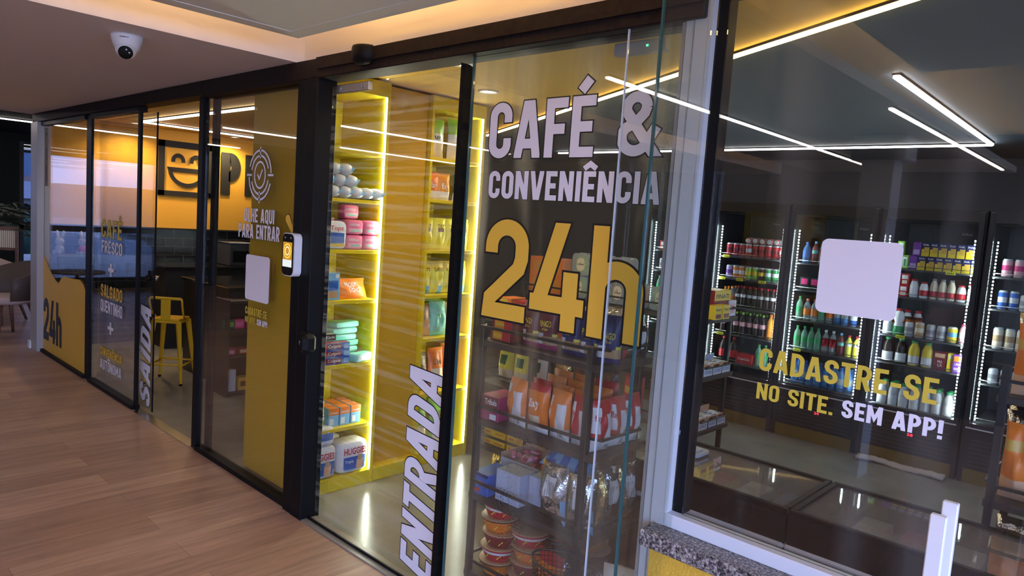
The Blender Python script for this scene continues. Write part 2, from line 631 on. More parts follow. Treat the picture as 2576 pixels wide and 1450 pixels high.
def glyph(ch, w, t):
    """centre-line strokes of a condensed sans letter of height 1 and width w: list of (points, closed)."""
    L, R, B, T = t / 2, w - t / 2, t / 2, 1 - t / 2
    mx, r = w / 2, (w - t) / 2
    top = arc(mx, T - r, r, r, 0, 180, 18)
    bot = arc(mx, B + r, r, r, 180, 360, 18)
    if ch in 'ÉÊ':
        base = glyph('E', w, t)
    elif ch == 'Í':
        base = glyph('I', w, t)
    elif ch == 'Ô':
        base = glyph('O', w, t)
    else:
        base = None
    if base is not None:
        if ch in 'ÉÍ':
            return base + [([(mx - .07, 1.08), (mx + .09, 1.27)], False)]
        return base + [([(mx - .22, 1.08), (mx, 1.24), (mx + .22, 1.08)], False)]
    h = .5
    if ch == 'I':
        return [([(mx, 0), (mx, 1)], False)]
    if ch == 'L':
        return [([(L, 1), (L, B), (w, B)], False)]
    if ch == 'E':
        return [([(w, T), (L, T), (L, B), (w, B)], False), ([(L, h), (w * .9, h)], False)]
    if ch == 'F':
        return [([(w, T), (L, T), (L, 0)], False), ([(L, h - .02), (w * .9, h - .02)], False)]
    if ch == 'T':
        return [([(0, T), (w, T)], False), ([(mx, 0), (mx, T)], False)]
    if ch == 'H':
        return [([(L, 0), (L, 1)], False), ([(R, 0), (R, 1)], False), ([(L, h), (R, h)], False)]
    if ch == 'A':
        return [([(L * .9, 0), (mx - t * .18, 1)], False), ([(w - L * .9, 0), (mx + t * .18, 1)], False), ([(w * .25, .25), (w * .75, .25)], False)]
    if ch == 'V':
        return [([(L * .9, 1), (mx - t * .18, 0)], False), ([(w - L * .9, 1), (mx + t * .18, 0)], False)]
    if ch == 'N':
        return [([(L, 0), (L, 1)], False), ([(R, 0), (R, 1)], False), ([(L, 1), (R, 0)], False)]
    if ch == 'M':
        return [([(L, 0), (L, 1)], False), ([(R, 0), (R, 1)], False), ([(L, .97), (mx, .3), (R, .97)], False)]
    if ch == 'O':
        return [(top + bot[0:], True)]
    if ch == 'Q':
        return [(top + bot, True), ([(mx, .22), (w * .98, -.06)], False)]
    if ch == 'C':
        return [([(R, .64)] + top + bot + [(R, .36)], False)]
    if ch == 'G':
        return [([(R, .66)] + top + bot + [(R, .46), (mx, .46)], False)]
    if ch == 'U':
        return [([(L, 1)] + bot + [(R, 1)], False)]
    if ch == 'D':
        q = min(r * 1.3, .3)
        return [([(L, B), (L, T)] + arc(R - q, T - q, q, q, 90, 0, 6) + arc(R - q, B + q, q, q, 0, -90, 6), True)]
    if ch in 'PR':
        q = .24 - t * .02
        yb = .44
        q = (T - yb) / 2
        qx = min(q, r * 1.2)
        pts = [(L, 0), (L, T)] + arc(R - qx, T - q, qx, q, 90, -90, 16) + [(min(L + t * .45, R - qx - .03), yb)]
        if ch == 'P':
            return [(pts, False)]
        return [(pts, False), ([(mx, yb), (w - L * .9, 0)], False)]
    if ch == 'S':
        q = r
        return [([(R, .68), (R, T - q)] + arc(mx, T - q, q, q, 0, 180)[1:] + [(L, .68), (L + r * .35, .56), (R - r * .35, .44), (R, .32)] +
                 [(R, B + q)] + arc(mx, B + q, q, q, 0, -180)[1:] + [(L, .32)], False)]
    if ch == '2':
        return [([(L, .66)] + arc(mx, T - r, r, r, 180, 0, 18) + [(R, .62), (R - .03, .52), (L + .01, .2), (L, B), (w, B)], False)]
    if ch == '4':
        return [([(w * .54, 1), (L + .01, .20)], False), ([(0, .235), (w, .235)], False), ([(w * .74, 0), (w * .74, .55)], False)]
    if ch == 'h':
        return [([(L, 0), (L, 1)], False), ([(L, .70 - t / 2 - r * .8)] + arc(mx, .70 - t / 2 - r, r, r, 150, 0, 16) + [(R, 0)], False)]
    if ch == '&':
        rt = r * .72
        cxa, ra = mx - r * .15, r * .95
        return [([(w, .0), (cxa - rt * .93, T - rt * 1.35)] + arc(cxa, T - rt, rt, rt, 185, 0, 12), False), ([(cxa + rt, T - rt * .9), (cxa + rt * .8, T - rt * 1.5), (cxa, .52)], False),
                ([(cxa + .02, .53), (cxa - ra * .75, .44)] + arc(cxa, B + ra, ra, ra, 165, 335, 12) + [(w * .98, .45)], False)]
    if ch == '+':
        return [([(mx, .12), (mx, .88)], False), ([(mx - .38, .5), (mx + .38, .5)], False)]
    if ch == '-':
        return [([(0, .46), (w, .46)], False)]
    if ch == '.':
        return [([(mx, 0), (mx, t)], False)]
    if ch == '!':
        return [([(mx, .30), (mx, 1)], False), ([(mx, 0), (mx, t)], False)]
    return []


WID = {'I': None, 'Í': None, '.': None, '!': None, ' ': .26, 'E': .44, 'É': .44, 'Ê': .44, 'F': .43, 'L': .42, 'M': .66, 'A': .56, 'V': .54, 'N': .54,
       '&': .64, '+': .8, '-': .34, '4': .60, 'T': .46, '2': .54, 'h': .52}


def stroke_mesh(pts, closed, t):
    n = len(pts)
    P = [Vector((x, y)) for x, y in pts]
    Q = [P[0]]
    for p in P[1:]:
        if (p - Q[-1]).length > 1e-4:
            Q.append(p)
    if closed and (Q[0] - Q[-1]).length < 1e-4:
        Q.pop()
    P, n = Q, len(Q)
    Ls, Rs = [], []
    for i in range(n):
        if closed or 0 < i < n - 1:
            a = (P[i] - P[i - 1]).normalized()
            b = (P[(i + 1) % n] - P[i]).normalized()
        elif i == 0:
            a = b = (P[1] - P[0]).normalized()
        else:
            a = b = (P[-1] - P[-2]).normalized()
        na, nb = Vector((-a.y, a.x)), Vector((-b.y, b.x))
        mn = na + nb
        if mn.length < 1e-5:
            mn = na
        mn.normalize()
        k = 1 / max(.45, mn.dot(na))
        Ls.append(P[i] + mn * t / 2 * k)
        Rs.append(P[i] - mn * t / 2 * k)
    vs = [tuple(p) for p in Ls] + [tuple(p) for p in Rs]
    fs = []
    for i in range(n if closed else n - 1):
        j = (i + 1) % n
        fs.append((i, i + n, j + n, j))
    return vs, fs


def clip_polys(v, f, x0, x1, y0, y1):
    """cut polygons to a rectangle so that slanted strokes end flat on the base and cap lines."""
    ov, of = [], []
    for q in f:
        P = [v[i] for i in q]
        for ax, lim, sg in ((0, x0, 1), (0, x1, -1), (1, y0, 1), (1, y1, -1)):
            out = []
            for i in range(len(P)):
                a, b = P[i - 1], P[i]
                da, db = (a[ax] - lim) * sg, (b[ax] - lim) * sg
                if da * db < 0:
                    u = da / (da - db)
                    out.append((a[0] + (b[0] - a[0]) * u, a[1] + (b[1] - a[1]) * u))
                if db >= 0:
                    out.append(b)
            P = out
            if not P:
                break
        if len(P) > 2:
            of.append(list(range(len(ov), len(ov) + len(P))))
            ov += P
    return ov, of


def line_polys(txt, t=.17, gap=.085, grow=0.0):
    """2-D polygons of a text line, height 1; returns (verts, faces, width)."""
    vs, fs, x = [], [], 0.0
    for ch in txt:
        wd = WID.get(ch, .5)
        if wd is None:
            wd = t
        for si, (pts, cl) in enumerate(glyph(ch, wd, t)):
            diag = ch in 'AVN4M&'
            if diag and not cl:
                pts = list(pts)
                for e_, k_ in ((0, 1), (-1, -2)):
                    if pts[e_][1] >= .99 or pts[e_][1] <= .01:
                        a, b = Vector(pts[e_]), Vector(pts[k_])
                        pts[e_] = tuple(a + (a - b).normalized() * .16)
            if grow and not cl:
                a, b = Vector(pts[0]), Vector(pts[1])
                pts = [tuple(a + (a - b).normalized() * grow)] + list(pts[1:])
                a, b = Vector(pts[-1]), Vector(pts[-2])
                pts[-1] = tuple(a + (a - b).normalized() * grow)
            v, f = stroke_mesh(pts, cl, t + 2 * grow)
            if diag:
                v, f = clip_polys(v, f, -grow, wd + grow if ch != '&' else 9, -grow, 1 + grow)
            o = len(vs)
            vs += [(p[0] + x, p[1], si) for p in v]
            fs += [[a + o for a in q] for q in f]
        x += wd + gap
    return vs, fs, x - gap


_fc = {}


def font_polys(txt, bold=.02):
    """2-D polygons of a text in Blender's built-in font, cap height about 1; (verts, faces, width)."""
    if (txt, bold) in _fc:
        return _fc[(txt, bold)]
    cu = bpy.data.curves.new('tmp', 'FONT')
    cu.body = txt
    cu.resolution_u = 2
    cu.offset = bold
    ob = bpy.data.objects.new('tmp', cu)
    COL.objects.link(ob)
    me = bpy.data.meshes.new_from_object(ob)
    vs = [(v.co.x / .7, v.co.y / .7) for v in me.vertices]
    fs = [list(p.vertices) for p in me.polygons]
    bpy.data.objects.remove(ob)
    bpy.data.meshes.remove(me)
    bpy.data.curves.remove(cu)
    x0 = min([v[0] for v in vs] or [0])
    x1 = max([v[0] for v in vs] or [1])
    vs = [(a - x0, b) for a, b in vs]
    _fc[(txt, bold)] = (vs, fs, x1 - x0)
    return _fc[(txt, bold)]


def put_text(mb, txt, x0, x1, z0, h, y, m, M=None, bold=.02, font=True):
    """flat text on a -Y facing face, fitted between x0 and x1, baseline z0, cap height h."""
    vs, fs, wd = font_polys(txt, bold) if font else line_polys(txt)
    k = (x1 - x0) / max(wd, 1e-6)
    mb.text((vs, fs), lambda u, v: (x0 + u * k, y, z0 + v * h), m, M)

# ================================================================ THE SETTING
CZ = 2.33            # store ceiling height
SOF = 2.31           # corridor soffit height
TOP = 2.68
f_ = MB()
f_.box((-20, -6.2, -.12), (4, 0, 0), M_WOOD)
f_.box((-20, 0, -.12), (-8.30, 7, 0), M_WOOD)
struct('floor', f_)
box_struct('floor', (-8.30, 0, -.12), (3.2, 4.8, 0), M_CONC)

# corridor ceiling: low soffit on the left, a raised tray with a hung panel and hidden lights on the right
c = MB()
c.box((-8.31, -5.9, SOF), (-3.31, -.001, TOP), M_CEIL)
struct('ceiling', c)
c = MB()
c.box((-3.31, -.001, SOF), (3.2, .10, TOP), M_CEIL)
struct('ceiling', c)
box_struct('ceiling', (-3.31, -5.9, TOP), (2.6, .1, TOP + .06), M_CEIL)
c = MB()
c.box((-2.90, -5.9, 2.338), (-1.19, -.29, 2.375), M_PANEL)
c.box((-2.94, -5.9, 2.335), (-2.86, -.25, 2.385), M_PANEL)
c.box((-2.86, -.33, 2.335), (-1.15, -.25, 2.385), M_PANEL)
c.box((-1.23, -5.9, 2.335), (-1.15, -.33, 2.385), M_PANEL)
struct('ceiling', c)
box_struct('ceiling', (-.85, -1.35, SOF), (2.6, -.001, TOP), M_CEIL)
c = MB()
c.box((-.55, -5.9, 2.335), (2.6, -1.68, 2.385), M_PANEL)
struct('ceiling', c)
# store ceiling, yellow on one side of the diagonal light line and dark on the other
P0, P1 = (-8.2, 4.447), (.13, -.016)
c = MB()
c.prism([(-8.3, .06), (0.0, .06), (-8.2, 4.45), (-8.3, 4.5)], 0, .04, M_CEILY, Matrix(((1, 0, 0, 0), (0, 0, 1, 0), (0, 1, 0, CZ), (0, 0, 0, 1))))
struct('ceiling', c)
c = MB()
c.prism([(0.0, .06), (3.2, .06), (3.2, 4.8), (-8.3, 4.8), (-8.3, 4.5), (-8.2, 4.45)], 0, .04, M_CEILD, Matrix(((1, 0, 0, 0), (0, 0, 1, 0), (0, 1, 0, CZ), (0, 0, 0, 1))))
struct('ceiling', c)
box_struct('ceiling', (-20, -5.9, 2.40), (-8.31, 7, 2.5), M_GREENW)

# store walls
wl = MB()
wl.box((-8.3, .045, 1.25), (-8.2, 4.8, CZ), M_WALLOR)
wl.box((-8.3, .045, 0), (-8.205, 4.8, 1.25), M_TILE)
wl.box((-8.21, .05, 1.235), (-8.19, 4.8, 1.252), M_BLKMAT)
struct('wall_left', wl)
box_struct('wall_back', (-8.3, 4.7, 0), (3.2, 4.8, CZ), M_DARKW)
box_struct('wall_right', (3.1, .05, 0), (3.2, 4.8, CZ), M_DARKW)
wf = MB()
wf.box((-1.082, -.045, 0), (3.2, .05, .648), M_WALLY)
struct('wall_front', wf)
# far room
wf = MB()
ya, yb = -.62, .86                       # solid piece between the two far windows
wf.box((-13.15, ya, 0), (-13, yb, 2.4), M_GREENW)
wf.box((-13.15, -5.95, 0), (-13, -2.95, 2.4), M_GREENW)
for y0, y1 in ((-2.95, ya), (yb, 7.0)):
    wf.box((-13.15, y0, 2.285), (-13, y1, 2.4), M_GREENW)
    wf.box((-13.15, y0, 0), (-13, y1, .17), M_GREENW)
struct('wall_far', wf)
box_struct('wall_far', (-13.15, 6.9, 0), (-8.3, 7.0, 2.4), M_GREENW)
box_struct('wall_outer', (-13.15, -6.1, 0), (.2, -5.95, 2.75), M_DARKW)
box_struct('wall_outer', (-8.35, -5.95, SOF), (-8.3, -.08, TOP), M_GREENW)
for k, (y0, y1) in enumerate(((yb, 6.9), (-2.95, ya))):
    wn = MB()
    wn.box((-13.12, y0, .93), (-13.02, y1, 1.02), M_BLKMAT)
    for yy in ((y0 + y1) / 2 + .6, y0 + .03, y1 - .03):
        wn.box((-13.12, yy - .03, .17), (-13.02, yy + .03, 2.285), M_BLKMAT)
    wn.box((-13.075, y0, .17), (-13.065, y1, 2.285), M_GLASSFAR)
    struct('window_%d' % (6 + k), wn)

# facade frame
YF = -.05
b = MB()
b.box((-8.25, YF, 2.225), (-4.4, .06, SOF - .001), M_BLKBEAM, .004)
b.box((-4.4, YF, 2.215), (-1.06, .08, SOF - .001), M_BLKBEAM, .004)
b.box((-3.10, YF - .012, 2.255), (-1.06, YF, SOF - .001), M_BLKBEAM)
b.box((-1.06, YF + .02, 2.285), (3.2, .08, SOF - .001), M_BLK)
struct('trim_1', b)
box_struct('trim_2', (-8.25, -.06, 0), (-8.02, .045, 2.225), M_GREYALU)
box_struct('trim_3', (-8.29, -.075, 0), (-8.22, .0, .075), M_ALU)
p = MB()
p.box((-6.705, -.014, 0), (-6.575, .006, 2.225), M_BLK, .004)
p.box((-8.02, -.03, 0), (-6.705, .03, .028), M_BLK)
p.box((-8.02, -.03, 2.19), (-6.705, .03, 2.225), M_BLK)
struct('trim_4', p)
p = MB()
p.box((-6.57, -.03, 0), (-5.54, .03, .03), M_BLK)
p.box((-5.545, -.014, 0), (-5.492, .004, 2.225), M_BLK, .003)
p.box((-6.57, -.03, 2.19), (-5.487, .03, 2.225), M_BLK)
struct('trim_5', p)
p = MB()
p.box((-4.50, -.02, 0), (-4.435, .02, 2.225), M_BLK, .004)
p.box((-4.43, .034, 0), (-4.345, .05, 2.225), mat('satin_black', (.02, .019, .02), .22), .003)
struct('trim_6', p)
p = MB()
p.box((-4.43, -.03, 0), (-3.27, .03, .03), M_BLK)
p.box((-3.285, -.045, 0), (-3.205, .05, 2.225), M_BLK, .003)
p.box((-3.20, -.05, 0), (-3.095, .06, 2.225), M_BLK, .004)
p.box((-3.215, -.035, 0), (-3.19, .02, 2.225), M_BLKMAT)
struct('trim_7', p)
# floor rail and threshold
p = MB()
p.box((-5.487, -.035, 0), (-4.5, .035, .004), M_CHROME)
p.box((-3.095, -.045, 0), (-1.13, .045, .006), mat('threshold', (.22, .20, .18), .3))
p.box((-3.095, -.012, .006), (-1.13, -.004, .018), M_BLK)
struct('trim_8', p)
# aluminium jamb, granite sill and window frame
p = MB()
p.box((-1.128, -.028, 0), (-1.053, .03, 2.6), M_ALU, .003)
p.box((-1.141, -.024, 0), (-1.130, .02, 2.6), M_GREYALU)
p.box((-1.10, -.031, 0), (-1.097, -.027, 2.6), M_GREYALU)
struct('trim_9', p)
p = MB()
p.box((-1.088, -.105, .648), (3.2, .11, .70), M_GRAN, .005)
struct('trim_10', p)
p = MB()
p.box((-1.053, -.03, .70), (3.2, .02, .742), M_ALU, .003)
p.box((-1.053, -.03, .742), (-1.046, .01, 2.285), M_ALU)
p.box((-1.046, .005, .742), (-1.008, .05, 2.285), M_BLK)
p.box((-1.008, -.002, .742), (3.2, .004, 2.285), M_GLASSWIN)
struct('window_1', p)
# glass panes of the facade
struct('window_2', MB().box((-8.02, -.004, .028), (-6.705, .004, 2.19), M_GLASS))
struct('window_3', MB().box((-6.57, -.004, .03), (-5.545, .004, 2.19), M_GLASS))
struct('window_4', MB().box((-4.43, -.004, .03), (-3.285, .004, 2.215), M_GLASS))
g = MB()
g.box((-2.052, -.004, .018), (-1.141, .004, 2.215), M_GLASSDEW)
g.box((-2.060, -.0045, .018), (-2.0525, .0045, 2.215), M_TEAL)
struct('window_5', g)
g = MB()
g.box((-1.318, -.040, .006), (-1.02, -.034, 2.6), M_GLASS)
g.box((-1.3225, -.0405, .006), (-1.3185, -.0335, 2.6), M_BRIGHT)
struct('window_8', g)
g = MB()
g.box((-1.176, -.076, .006), (-1.02, -.068, 2.6), M_GLASS)
g.box((-1.1835, -.077, .006), (-1.1765, -.067, 2.6), M_TEAL)
struct('window_9', g)
# sliding doors
d = thing('door_1', None, None)
d['kind'] = 'structure'
m = MB()
m.box((-6.6, .050, .012), (-5.365, .058, 2.19), M_GLASS)
m.box((-5.365, .0495, .012), (-5.356, .0585, 2.19), M_BLK)
m.build('pane', d)
m = MB()
m.box((-5.445, .036, .945), (-5.40, .049, 1.055), M_BLK, .004)
m.tube([(-5.415, .044, 1.0), (-5.415, .016, 1.0)], .022, M_BLK, 12)
m.tube([(-5.40, .060, 1.0), (-5.40, .095, 1.0)], .018, M_CHROME, 12)
m.build('lock', d)
d = thing('door_2', None, None)
d['kind'] = 'structure'
m = MB()
m.box((-3.075, .020, .02), (-2.118, .028, 2.185), M_GLASSWET)
m.build('pane', d)
m = MB()
m.box((-3.045, .012, 2.146), (-2.765, .034, 2.186), M_CHROME, .002)
for x in (-2.99, -2.82):
    m.tube([(x, .013, 2.166), (x, .008, 2.166)], .008, M_GREYALU, 10)
m.build('hanger_clamp', d)
m = MB()
zz, pts = .018, []
rr = random.Random(3)
while zz < 2.2:
    pts.append((-2.1 - .008 + rr.uniform(-.004, .003), zz))
    zz += rr.uniform(.02, .05)
m.prism([(-2.124, .018)] + [(-2.124, 2.2)] + [(x + .010, z) for x, z in reversed(pts)], -.008, .036, M_BLK)
m.build('seal', d)
m = MB()
m.box((-3.135, -.08, .872), (-3.045, -.05, .982), M_BLK, .012)
m.box((-3.09, -.105, .880), (-3.028, -.03, .976), M_BLK, .02)
m.tube([(-3.10, -.081, .925), (-3.10, -.088, .925)], .011, M_CHROME, 12)
m.build('lock', d)


# ---------------------------------------------------------------- lamps
def led_line(label, p0, p1, wd, m, group=None, h=.012, cat='strip light', name='strip_light'):
    p0, p1 = Vector(p0), Vector(p1)
    d = (p1 - p0).normalized()
    n = Vector((-d.y, d.x, 0)) * wd / 2
    t = thing(name, label, cat, (0, 0, 0), 0, group)
    hv = Vector((0, 0, h))
    mb = MB()
    a = [p0 - n, p1 - n, p1 + n, p0 + n]
    mb.add([q for q in a] + [q + hv for q in a], [(3, 2, 1, 0), (4, 5, 6, 7), (0, 1, 5, 4), (1, 2, 6, 5), (2, 3, 7, 6), (3, 0, 4, 7)], m)
    mb.build('diffuser', t)
    n2 = n * 1.35
    a = [p0 - n2 + hv, p1 - n2 + hv, p1 + n2 + hv, p0 + n2 + hv]
    hv2 = Vector((0, 0, .008))
    MB().add([q for q in a] + [q + hv2 for q in a], [(3, 2, 1, 0), (4, 5, 6, 7), (0, 1, 5, 4), (1, 2, 6, 5), (2, 3, 7, 6), (3, 0, 4, 7)], M_BLKMAT).build('housing', t)
    return t


GZ = CZ - .021
led_line('white ceiling light line running along the shopfront by the orange smile sign', (-7.56, .71, GZ), (-4.75, .71, GZ), .034, M_LED)
led_line('white ceiling light line running back beside the orange smile sign wall', (-7.60, .74, GZ), (-7.66, 3.3, GZ), .034, M_LED)
led_line('long warm yellow light line running diagonally across the store ceiling', (-4.49, 2.46, GZ), (-.16, .14, GZ), .015, M_LEDY)
led_line('white ceiling light line running along above the fridges', (-4.74, 3.75, GZ), (-.985, 3.75, GZ), .024, M_LED)
led_line('white ceiling light line meeting the one above the fridges at a corner', (-.955, 1.41, GZ), (-.985, 3.73, GZ), .024, M_LED)
GS = SOF - .021
led_line('white light line under the corridor soffit nearest the yellow end panel', (-5.28, -1.36, GS), (-5.28, -3.6, GS), .022, M_LED)
led_line('long white light line under the corridor soffit further left', (-7.14, -2.47, GS), (-7.14, -4.7, GS), .022, M_LED)
led_line('short white light line under the corridor soffit near the exit door', (-6.81, -1.19, GS), (-6.81, -2.08, GS), .022, M_LED)
led_line('long white light line under the hanging ceiling panel', (-2.12, -.95, 2.316), (-2.20, -5.6, 2.316), .022, M_LED)
led_line('warm light line near the right edge of the hanging ceiling panel', (-1.19, -2.2, 2.314), (-1.19, -5.5, 2.314), .022, M_LED)
led_line('upper of two white light lines in the dark room at far left', (-8.95, -3.0, 2.375), (-8.95, 2.2, 2.375), .030, M_LED)
led_line('lower of two white light lines in the dark room at far left', (-10.25, -3.0, 2.375), (-10.25, 3.2, 2.375), .034, M_LED)
for lab, a, b_ in (('hidden cove light glowing along the short side of the ceiling panel', (-2.87, -5.8, 2.39), (-2.87, -.32, 2.39)),
                   ('hidden cove light glowing along the ceiling panel above the black beam', (-2.84, -.32, 2.39), (-1.24, -.32, 2.39)),
                   ('hidden cove light at the right edge of the ceiling panel', (-1.21, -5.8, 2.39), (-1.21, -.36, 2.39)),
                   ('hidden cove light of the ceiling behind the right hand window front', (-.5, -1.71, 2.39), (2.5, -1.71, 2.39))):
    t = thing('cove_light', lab, 'cove light')
    a, b_ = Vector(a), Vector(b_)
    dx, dy = (.012, 0) if abs(a.x - b_.x) < .1 else (0, .012)
    MB().box((a.x - dx, a.y - dy, a.z), (b_.x + dx, b_.y + dy, a.z + .008), M_COVE).build('led_tape', t)


def downlight(label, x, y, z, power, col=(1, .72, .38), size=.05, group=None):
    t = thing('downlight', label, 'downlight', (x, y, z), 0, group)
    MB().lathe([(.062, 0, M_WHITEP), (.062, -.006, M_WHITEP), (.045, -.008, M_WHITEP), (.042, -.001, M_WHITEP)], n=18).build('trim_ring', t)
    MB().lathe([(.041, -.0025, M_DOWN), (.02, -.0045, M_DOWN)], n=16).build('lens', t)
    ld = bpy.data.lights.new('downlight_lamp', 'SPOT')
    ld.energy = power
    ld.color = col
    ld.spot_size = math.radians(150)
    ld.spot_blend = .8
    ld.shadow_soft_size = size
    lo = bpy.data.objects.new('lamp', ld)
    COL.objects.link(lo)
    lo.parent = t
    lo.location = (0, 0, -.02)
    return t


downlight('small recessed downlight in the yellow ceiling by the exit door', -7.95, .78, CZ, 45)
downlight('small recessed downlight in the yellow ceiling above the letter P', -8.0, 1.86, CZ, 45)
downlight('small added downlight in the yellow ceiling behind the glass near the entrance', -3.0, 1.0, CZ, 9)  # unseen lamp added for general light in the store
downlight('small added downlight in the yellow ceiling over the snack racks', -2.6, .42, CZ, 26, (1, .85, .65))  # another unseen lamp, added as fill light over the racks


# ================================================================ LETTERING ON THE GLASS
def facade_text(txt, x0, x1, z0, z1, m, label, y=-.0062, t=.17, out=True, name='vinyl_lettering', gap=.085, ol=.022):
    """upright vinyl letters stuck on the street face of the glass, fitted to x0..x1, z0..z1."""
    mb = MB()
    h = z1 - z0
    vs, fs, wd = line_polys(txt, t, gap)
    k = (x1 - x0) / wd
    if out:
        v2, f2, _ = line_polys(txt, t, gap, grow=ol)
        mb.text((v2, f2), lambda u, v: (x0 + u * k, y + .0007, z0 + v * h), M_LETK, lift=(0, -.00004, 0))
    mb.text((vs, fs), lambda u, v: (x0 + u * k, y, z0 + v * h), m)
    o = mb.build(name)
    return tag(o, label, 'lettering')


facade_text('CAFÉ &', -1.942, -1.209, 1.826, 2.030, M_LETW, 'large white CAFÉ & lettering on the glass right of the entrance')
facade_text('CONVENIÊNCIA', -1.929, -1.180, 1.677, 1.779, M_LETW, 'white CONVENIÊNCIA lettering under the CAFÉ & words', t=.18)
facade_text('24h', -1.923, -1.208, 1.228, 1.601, M_LETY, 'huge yellow 24h lettering with black outline on the glass', t=.158, gap=.05, ol=.02)
facade_text('CADASTRE-SE', -.815, -.376, 1.231, 1.294, M_LETYG, 'yellow CADASTRE-SE lettering on the right hand window', y=-.0035, out=False)
facade_text('NO SITE.', -.814, -.607, 1.150, 1.196, M_LETYG, 'yellow NO SITE. lettering on the right hand window', y=-.0035, out=False)
facade_text('SEM APP!', -.585, -.356, 1.152, 1.198, M_LETW, 'white SEM APP! lettering on the right hand window', y=-.0035, out=False, t=.19)
facade_text('CAFÉ', -6.335, -5.862, 1.238, 1.382, M_LETYG, 'dull yellow CAFÉ lettering on the second pane from the left')
facade_text('FRESCO', -6.322, -5.850, 1.118, 1.218, M_LETW, 'white FRESCO lettering on the second pane from the left')
facade_text('+', -6.165, -6.03, .925, 1.058, M_LETW, 'upper white plus sign between FRESCO and SALGADO', t=.2, out=False)
facade_text('SALGADO', -6.328, -5.835, .762, .862, M_LETY, 'yellow SALGADO lettering on the second pane from the left')
facade_text('QUENTINHO', -6.330, -5.830, .640, .738, M_LETW, 'white QUENTINHO lettering under SALGADO')
facade_text('+', -6.158, -6.022, .460, .590, M_LETW, 'lower white plus sign under QUENTINHO', t=.2, out=False)
facade_text('CONVENIÊNCIA', -6.328, -5.833, .282, .350, M_LETY, 'small yellow CONVENIÊNCIA lettering low on the second pane', t=.18)
facade_text('AUTÔNOMA', -6.325, -5.833, .166, .250, M_LETW, 'white AUTÔNOMA lettering lowest on the second pane')
facade_text('OLHE AQUI', -3.892, -3.548, 1.489, 1.566, M_LETW, 'white OLHE AQUI lettering in front of the ochre panel', t=.18)
facade_text('PARA ENTRAR', -3.956, -3.486, 1.398, 1.478, M_LETW, 'white PARA ENTRAR lettering in front of the ochre panel', t=.18)
facade_text('CADASTRE-SE', -3.842, -3.592, .966, 1.008, M_LETYG, 'small yellow CADASTRE-SE lettering under the blank white sticker')
facade_text('NO SITE.', -3.843, -3.715, .918, .952, M_LETYG, 'tiny yellow NO SITE. lettering on the pane with the ochre panel')
facade_text('SEM APP!', -3.702, -3.585, .918, .952, M_LETW, 'tiny white SEM APP! lettering on the pane with the ochre panel', t=.19)


def vertical_text(txt, xb, xt, z0, z1, y, label, t=.185, slant=.22, out=True):
    """italic word running up the glass; baseline at x = xb, letter tops at x = xt."""
    mb = MB()
    vs, fs, wd = line_polys(txt, t, .09)
    k = (z1 - z0) / (wd + slant)
    h = xb - xt
    fn = lambda e: (lambda u, v: (xb - v * h, y + e, z0 + (u + v * slant) * k))
    if out:
        v2, f2, _ = line_polys(txt, t, .09, grow=.022)
        mb.text((v2, f2), fn(.0007), M_LETK, lift=(0, -.00004, 0))
    mb.text((vs, fs), fn(0), M_LETW)
    return tag(mb.build('vinyl_lettering'), label, 'lettering')


vertical_text('ENTRADA', -2.149, -2.366, .018, .979, .0185, 'white slanted ENTRADA lettering running up the entrance door')
vertical_text('SAÍDA', -5.398, -5.600, .022, .827, .0485, 'white slanted SAÍDA lettering running up the exit door')

# round target symbol
mb = MB()


def ring_strokes(mb, cx, cz, strokes, t, y):
    for g_, m_, e in ((.006, M_LETK, .0008), (0, M_LETW, 0)):
        for pts, cl in strokes:
            v, f = stroke_mesh(pts, cl, t + g_)
            mb.text((v, f), lambda u, q: (cx + u, y + e, cz + q), m_)


ks = .92
E_ = lambda rx, a0, a1: (arc(0, 0, rx * ks, rx, a0, a1, 16), False)
st = [(arc(0, 0, .066 * ks, .072, 0, 360, 24), True), E_(.105, 20, 165), E_(.105, 200, 345), E_(.135, 5, 160), E_(.135, 185, 340),
      ([(0, .155), (0, .09)], False), ([(0, -.155), (0, -.09)], False), ([(-.15, 0), (-.095, 0)], False), ([(.15, 0), (.09, 0)], False),
      ([(-.026, .004), (-.006, -.022), (.028, .03)], False)]
ring_strokes(mb, -3.724, 1.752, st, .0125, -.0062)
tag(mb.build('target_decal'), 'white round target symbol with a tick above OLHE AQUI', 'decal')
# yellow rays beside the reader
mb = MB()
for (x0, z0), (x1, z1), wd in (((-3.405, 1.525), (-3.325, 1.425), .024), ((-3.335, 1.50), (-3.318, 1.425), .022), ((-3.395, 1.405), (-3.325, 1.40), .022)):
    d_ = Vector((x1 - x0, z1 - z0))
    L_ = d_.length
    d_.normalize()
    n_ = Vector((-d_.y, d_.x))
    for g_, m_, e in ((.005, M_LETK, .0008), (0, M_LETY, 0)):
        pts = []
        for a in range(0, 181, 20):
            q = Vector((x0, z0)) + (n_ * math.cos(math.radians(a)) - d_ * math.sin(math.radians(a))) * (wd + g_)
            pts.append((q.x, q.y))
        pts += [(x1 - n_.x * .006, z1 - n_.y * .006), (x1 + n_.x * .006, z1 + n_.y * .006)]
        mb.add([(a, -.0062 + e, b_) for a, b_ in pts], [list(range(len(pts)))], m_)
tag(mb.build('ray_decal'), 'three yellow rays on the glass left of the face reader', 'decal')


def rounded(x0, z0, x1, z1, r, n=6):
    P = []
    for cx, cz, a in ((x1 - r, z1 - r, 0), (x0 + r, z1 - r, 90), (x0 + r, z0 + r, 180), (x1 - r, z0 + r, 270)):
        P += arc(cx, cz, r, r, a, a + 90, n)
    return P


